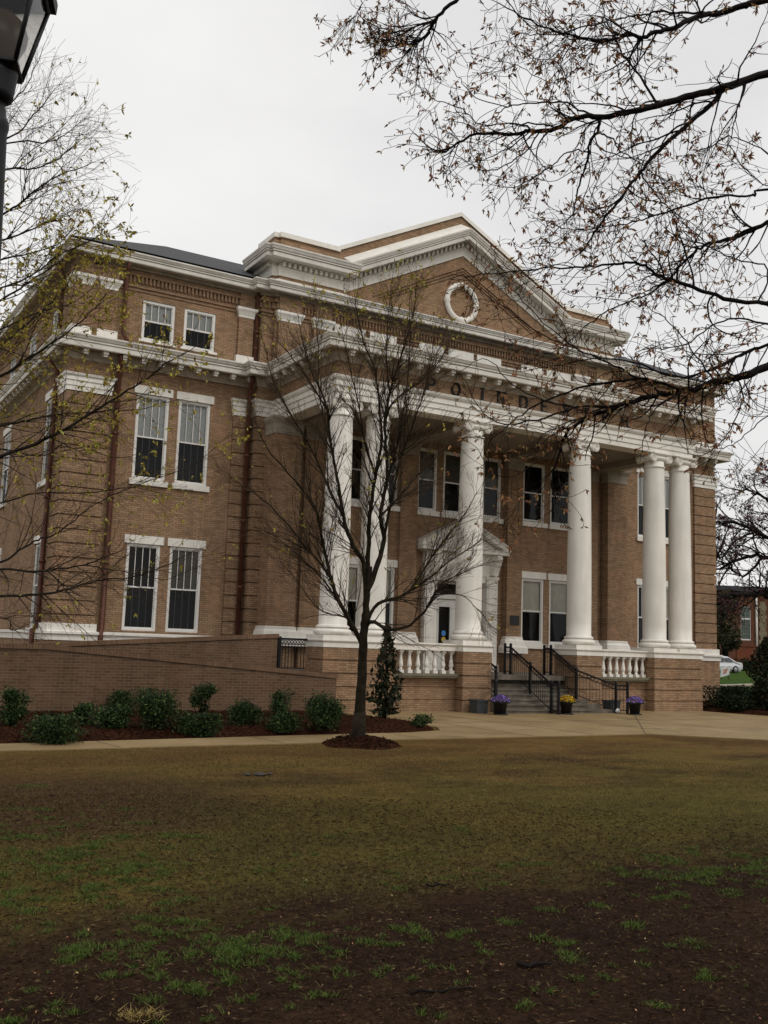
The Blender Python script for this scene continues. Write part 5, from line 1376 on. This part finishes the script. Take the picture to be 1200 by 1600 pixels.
mb = MB(); mb.box(px2x(1147), px2x(1151), -.3, 0.02, 1.0, 1.25); mb.lathe(px2x(1137), -.16, [(.10, 3.1), (.16, 3.15), (.16, 3.3), (.08, 3.36)], 10); mb.build('wall_lamp', 'white_clean', fb)
lw_c = P(1168, 1044, 96); lw_c.z = ground_z(lw_c.x, lw_c.y) - .1
lw = tag(empty('garden_wall', lw_c, rz), 'low red brick wall in front of the distant building', 'wall')
MT['brick_red'] = brick('bright_red_brick', (.23, .062, .032), (.17, .045, .026), (.16, .09, .06))
mb = MB(); mb.box(-1.0, 1.15, 0, .4, 0, 2.1); mb.build('brick_face', 'brick_red', lw); mb = MB(); mb.box(-1.06, 1.21, -.06, .46, 2.1, 2.2); mb.build('coping', 'brick_red', lw)
for i, (u, v, w, h, lb) in enumerate(((1160, 1046, 2.2, 1.0, 'small round dark bush before the low red brick wall'), (1176, 1047, 1.2, .8, 'small dark bush at the right end of the low red wall'))):
    q = P(u, v, 90); shrub((q.x, q.y, ground_z(q.x, q.y)), w, h, 900, .09, 'leaf_hedge', lb, 90 + i, 'shrub', 'bushes by the distant building')
# far walk behind the green lawn
q0, q1 = lawn_at(1095, 1076.5), lawn_at(1260, 1079)
mb = MB(); d = (q1 - q0).normalized(); nrm = Vector((-d.y, d.x, 0)); mb.ext([tuple((q0 - d * 6 - nrm * .45).xy), tuple((q1 - nrm * .45).xy), tuple((q1 + nrm * .45).xy), tuple((q0 - d * 6 + nrm * .45).xy)], lambda a, b, z: (a, b, z + ground_z(a, b)), -.05, .05)
MT['paleconcrete'] = plain('pale_concrete', (.36, .32, .25), .8, .15, 1)
tag(mb.build('path', 'paleconcrete'), 'thin pale walk across the green lawn behind the hedge', 'path', kind='structure')

# white car, seen from its right rear
cc = P(1118, 1051, 84); cc.z = ground_z(cc.x, cc.y) + .02
car = tag(empty('parked_car', cc, rz + math.pi + R_(24)), 'white sedan parked behind the right corner of the hall, tail towards the lawn', 'car')
MT['carpaint'] = plain('car_paint', (.62, .63, .65), .25, .05, 1, spec=.6)
MT['carglass'] = plain('car_glass', (.02, .025, .03), .08, .2, 1, spec=.7)
MT['tyre'] = plain('tyre_rubber', (.012, .012, .012), .8, .2, 4)
MT['red_lens'] = plain('red_lens', (.16, .014, .012), .3, .1, 2)
MT['rimgrey'] = plain('rim_alloy', (.3, .3, .32), .35, .1, 2, metal=.6)
# side outline (x towards the nose), half widths by height
out = [(-2.3, .35), (-2.32, .62), (-2.25, .92), (-1.55, 1.0), (-.85, 1.40), (.3, 1.45), (.85, 1.36), (1.5, .98), (2.1, .86), (2.32, .62), (2.3, .35)]
low_ = [(-2.3, .30), (-2.32, .60), (-2.27, .88), (-1.6, .96), (-1.0, .98), (.4, .98), (1.0, .96), (1.5, .93), (2.1, .82), (2.32, .6), (2.3, .3)]
def hw(z): return .88 - .05 * smooth(.5, .3, z) - (.26 * smooth(.95, 1.45, z))
rows = []
for y in (-1, -.97, -.8, 0, .8, .97, 1):
    rows.append([(x * (1 - .02 * (abs(y) > .9)), y * hw(z), (z if abs(y) < .9 else .33 + (z - .33) * (.97 if abs(y) < 1 else .93))) for x, z in out])
mb = MB(); mb.grid(rows, False, True)
for r in (rows[0], rows[-1]): mb.f.append(tuple(range(len(mb.v), len(mb.v) + len(r)))); mb.sm.append(False); mb.v += r
mb.box(-2.2, 2.2, -.75, .75, .22, .40); mb.build('body', 'carpaint', car)
mb = MB()
for s in (-1, 1):
    f = lambda x, z: (x, s * (hw(z) + .012), z)
    mb.quad(f(-1.25, 1.0), f(-.35, 1.0), f(-.35, 1.30), f(-.82, 1.30)); mb.quad(f(-.28, 1.0), f(.95, 1.0), f(.55, 1.28), f(-.28, 1.31))
mb.build('side_windows', 'carglass', car)
mb = MB(); mb.quad((-1.53, -.70, 1.02), (-1.53, .70, 1.02), (-.93, .56, 1.375), (-.93, -.56, 1.375)); mb.build('rear_window', 'carglass', car)
mb = MB(); mb.quad((1.45, -.70, 1.01), (1.45, .70, 1.01), (.92, .56, 1.345), (.92, -.56, 1.345)); mb.build('windscreen', 'carglass', car)
for s in (-1, 1):
    mb = MB(); a, b = sorted((s * .55, s * .84)); mb.box(-2.335, -2.2, a, b, .70, .88); mb.build('tail_light', 'red_lens', car)
    for x in (-1.4, 1.4):
        mb = MB(); rows = [[(x + r * math.cos(TAU * q / 20), s * y, .33 + r * math.sin(TAU * q / 20)) for q in range(20)] for r, y in ((.2, .70), (.33, .70), (.345, .76), (.33, .895), (.21, .90))]
        mb.grid(rows, True, True, True); wh = mb.build('wheel', 'tyre', car)
        mb = MB(); rows = [[(x + r * math.cos(TAU * q / 20), s * y, .33 + r * math.sin(TAU * q / 20)) for q in range(20)] for r, y in ((.215, .89), (.2, .915), (.05, .92))]
        mb.grid(rows, True, True, True); mb.build('rim', 'rimgrey', wh)
mb = MB(); mb.box(-2.36, -2.2, -.78, .78, .42, .60); mb.build('bumper', 'carpaint', car)
mb = MB(); mb.box(-2.345, -2.28, -.26, .26, .66, .80); mb.build('number_plate', 'white_clean', car)

# leaning board on the far lawn
sb = P(1133, 1052, 74); sb.z = ground_z(sb.x, sb.y)
MT['orange'] = plain('orange_paint', (.42, .11, .04), .6, .15, 3)
sg = tag(empty('lawn_sign', sb, rz + R_(12)), 'tilted white board with orange marks on the lawn in front of the white car', 'sign')
mb = MB(); mb.ext([(-.42, .12), (.34, .32), (.42, 1.02), (-.36, .78)], lambda a, b, d: (a, d, b), -.02, .02); bd = mb.build('board', 'bag', sg)
mb = MB()
random.seed(12)
for (a, b), (c, d) in (((-.2, .62), (.2, .74)), ((-.16, .5), (.14, .62)), ((-.2, .4), (.1, .48)), ((.05, .55), (.22, .8)), ((-.05, .42), (.06, .7))):
    p, q = Vector((a, b)), Vector((c, d)); n = Vector((-(q - p).y, (q - p).x)).normalized() * .03
    mb.ext([tuple(p - n), tuple(q - n), tuple(q + n), tuple(p + n)], lambda a_, b_, dd: (a_, dd, b_), -.026 - .001 * len(mb.f) / 6, -.021)
mb.build('marks', 'orange', bd)
mb = MB(); mb.box(-.35, -.31, .02, .05, -.2, .75); mb.box(.28, .32, .02, .05, -.2, .9); mb.build('stake', 'bark', sg)
hy = P(1180, 1050, 80); hy.z = ground_z(hy.x, hy.y)
hd = tag(empty('fire_hydrant', hy), 'small red hydrant with pale cap on the far lawn beside the walk', 'hydrant')
mb = MB(); mb.lathe(0, 0, [(.11, 0), (.11, .05), (.075, .07), (.075, .36), (.09, .36), (.09, .40), (.07, .41)], 14); mb.tube([(-.14, 0, .28), (.14, 0, .28)], .035, 8); mb.build('barrel', 'red_lens', hd)
mb = MB(); mb.lathe(0, 0, [(.075, .41), (.07, .46), (.04, .50), (.015, .52)], 14); mb.build('cap', 'bag', hd)

# ================================================================== street lamp close to the camera
lb = P(-11, 200, 3.2); LX, LY = lb.x, lb.y
lamp = tag(empty('street_lamp', (LX, LY, 0)), 'black lantern street lamp on a slim post at the left edge', 'lamp')
mb = MB()
prof = [(.14, 0), (.16, .05), (.15, .25), (.11, .32), (.09, .5), (.07, .6), (.074, .75), (.070, 1.2), (.064, 2.5), (.0565, 3.2), (.050, 3.4), (.0445, 3.56), (.043, 3.585), (.045, 3.595), (.048, 3.612), (.046, 3.628), (.038, 3.64), (.034, 3.665), (.030, 3.69)]
mb.lathe(0, 0, prof, 24); mb.build('post', 'iron', lamp)
mb = MB(); mb.lathe(0, 0, [(.03, 3.69), (.051, 3.705), (.053, 3.72), (.060, 3.78), (.062, 3.795)], 24); mb.build('collar', 'iron', lamp)
RT = Vector((CAM_R.x, CAM_R.y, 0)).normalized(); TW = Vector((RT.y, -RT.x, 0))
def corner(i, r, z):
    a = R_(-34) + i * math.pi / 2; v = RT * math.cos(a) - TW * math.sin(a)
    return Vector((v.x * r, v.y * r, z))
zb, zt_, rb_, rt_ = 3.805, 4.09, .086, .164
fr = MB()
for i in range(4):
    fr.tube([corner(i, rb_, zb), corner(i, rt_, zt_)], .0075, 4)
    fr.tube([corner(i, rb_, zb), corner(i + 1, rb_, zb)], .008, 4); fr.tube([corner(i, rt_, zt_), corner(i + 1, rt_, zt_)], .009, 4)
fr.quad(*[corner(i, rb_ + .004, zb - .008) for i in range(4)]); fr.grid([[corner(i, .06, 3.785) for i in range(4)], [corner(i, rb_ + .006, zb - .007) for i in range(4)]], True, False, True)
ln = fr.build('lantern_frame', 'iron', lamp)
mb = MB(); mb.grid([[corner(i, rb_ - .002, zb) for i in range(4)], [corner(i, rt_ - .002, zt_) for i in range(4)]], True, False); mb.build('lantern_glass', 'lampglass', ln)
mb = MB(); mb.grid([[corner(i, rt_ - .01, zt_ + .008) for i in range(4)], [corner(i, .197, zt_ + .012) for i in range(4)], [corner(i, .20, zt_ + .05) for i in range(4)], [corner(i, .08, zt_ + .19) for i in range(4)], [corner(i, .03, zt_ + .24) for i in range(4)]], True, False, True)
mb.lathe(0, 0, [(.03, zt_ + .23), (.04, zt_ + .27), (.02, zt_ + .30), (.035, zt_ + .34), (.01, zt_ + .40)], 12); mb.build('lantern_roof', 'iron', lamp)
MT['dome'] = plain('amber_dome', (.19, .125, .07), .3, .2, 4, spec=.6)
mb = MB(); mb.lathe(0, 0, [(.03, zb + .01), (.055, zb + .04), (.078, zb + .09), (.082, zb + .12), (.07, zb + .155), (.04, zb + .185), (.015, zb + .195)], 24); mb.build('lamp_globe', 'dome', lamp)

# ================================================================== sky and light
w = bpy.data.worlds.new('World'); scene.world = w; w.use_nodes = True
nt = w.node_tree; nt.nodes.clear()
o = nt.nodes.new('ShaderNodeOutputWorld'); bg = nt.nodes.new('ShaderNodeBackground'); nt.links.new(bg.outputs[0], o.inputs[0])
SUN_EL, SUN_ROT = R_(52), R_(160)
sk = nt.nodes.new('ShaderNodeTexSky'); sk.sky_type = 'NISHITA'; sk.sun_disc = False; sk.sun_elevation = SUN_EL; sk.sun_rotation = SUN_ROT; sk.air_density = 1.5; sk.dust_density = 3
tc = nt.nodes.new('ShaderNodeTexCoord')
n1 = nd(nt, 'ShaderNodeTexNoise', i_Scale=2.2, i_Detail=6, i_Roughness=.5); nt.links.new(scaled(nt, tc.outputs['Generated'], (1, 1, 2.2)), n1.inputs['Vector'])
cl = ramp(nt, n1.outputs[0], [(.30, (.79, .785, .79)), (.5, (.915, .905, .895)), (.70, (.98, .975, .965))])
cl10 = nd(nt, 'ShaderNodeVectorMath', operation='SCALE'); nt.links.new(cl, cl10.inputs[0]); cl10.inputs['Scale'].default_value = 10.0
c = mix(nt, sk.outputs[0], cl10.outputs[0], .96)
nt.links.new(c, bg.inputs[0]); bg.inputs[1].default_value = .098
sl = bpy.data.lights.new('sun', 'SUN'); sl.energy = 1.15; sl.angle = R_(25); sl.color = (1, .96, .90)
so = bpy.data.objects.new('sun', sl); COL.objects.link(so)
sd_ = Vector((math.sin(SUN_ROT) * math.cos(SUN_EL), math.cos(SUN_ROT) * math.cos(SUN_EL), math.sin(SUN_EL)))
so.rotation_euler = (-sd_).to_track_quat('-Z', 'Y').to_euler(); so.location = sd_ * 60

scene.view_settings.view_transform = 'Standard'; scene.view_settings.look = 'None'
scene.view_settings.exposure = 0; scene.view_settings.gamma = 1; scene.view_settings.use_curve_mapping = False
scene.cycles.max_bounces = 6; scene.cycles.transparent_max_bounces = 10
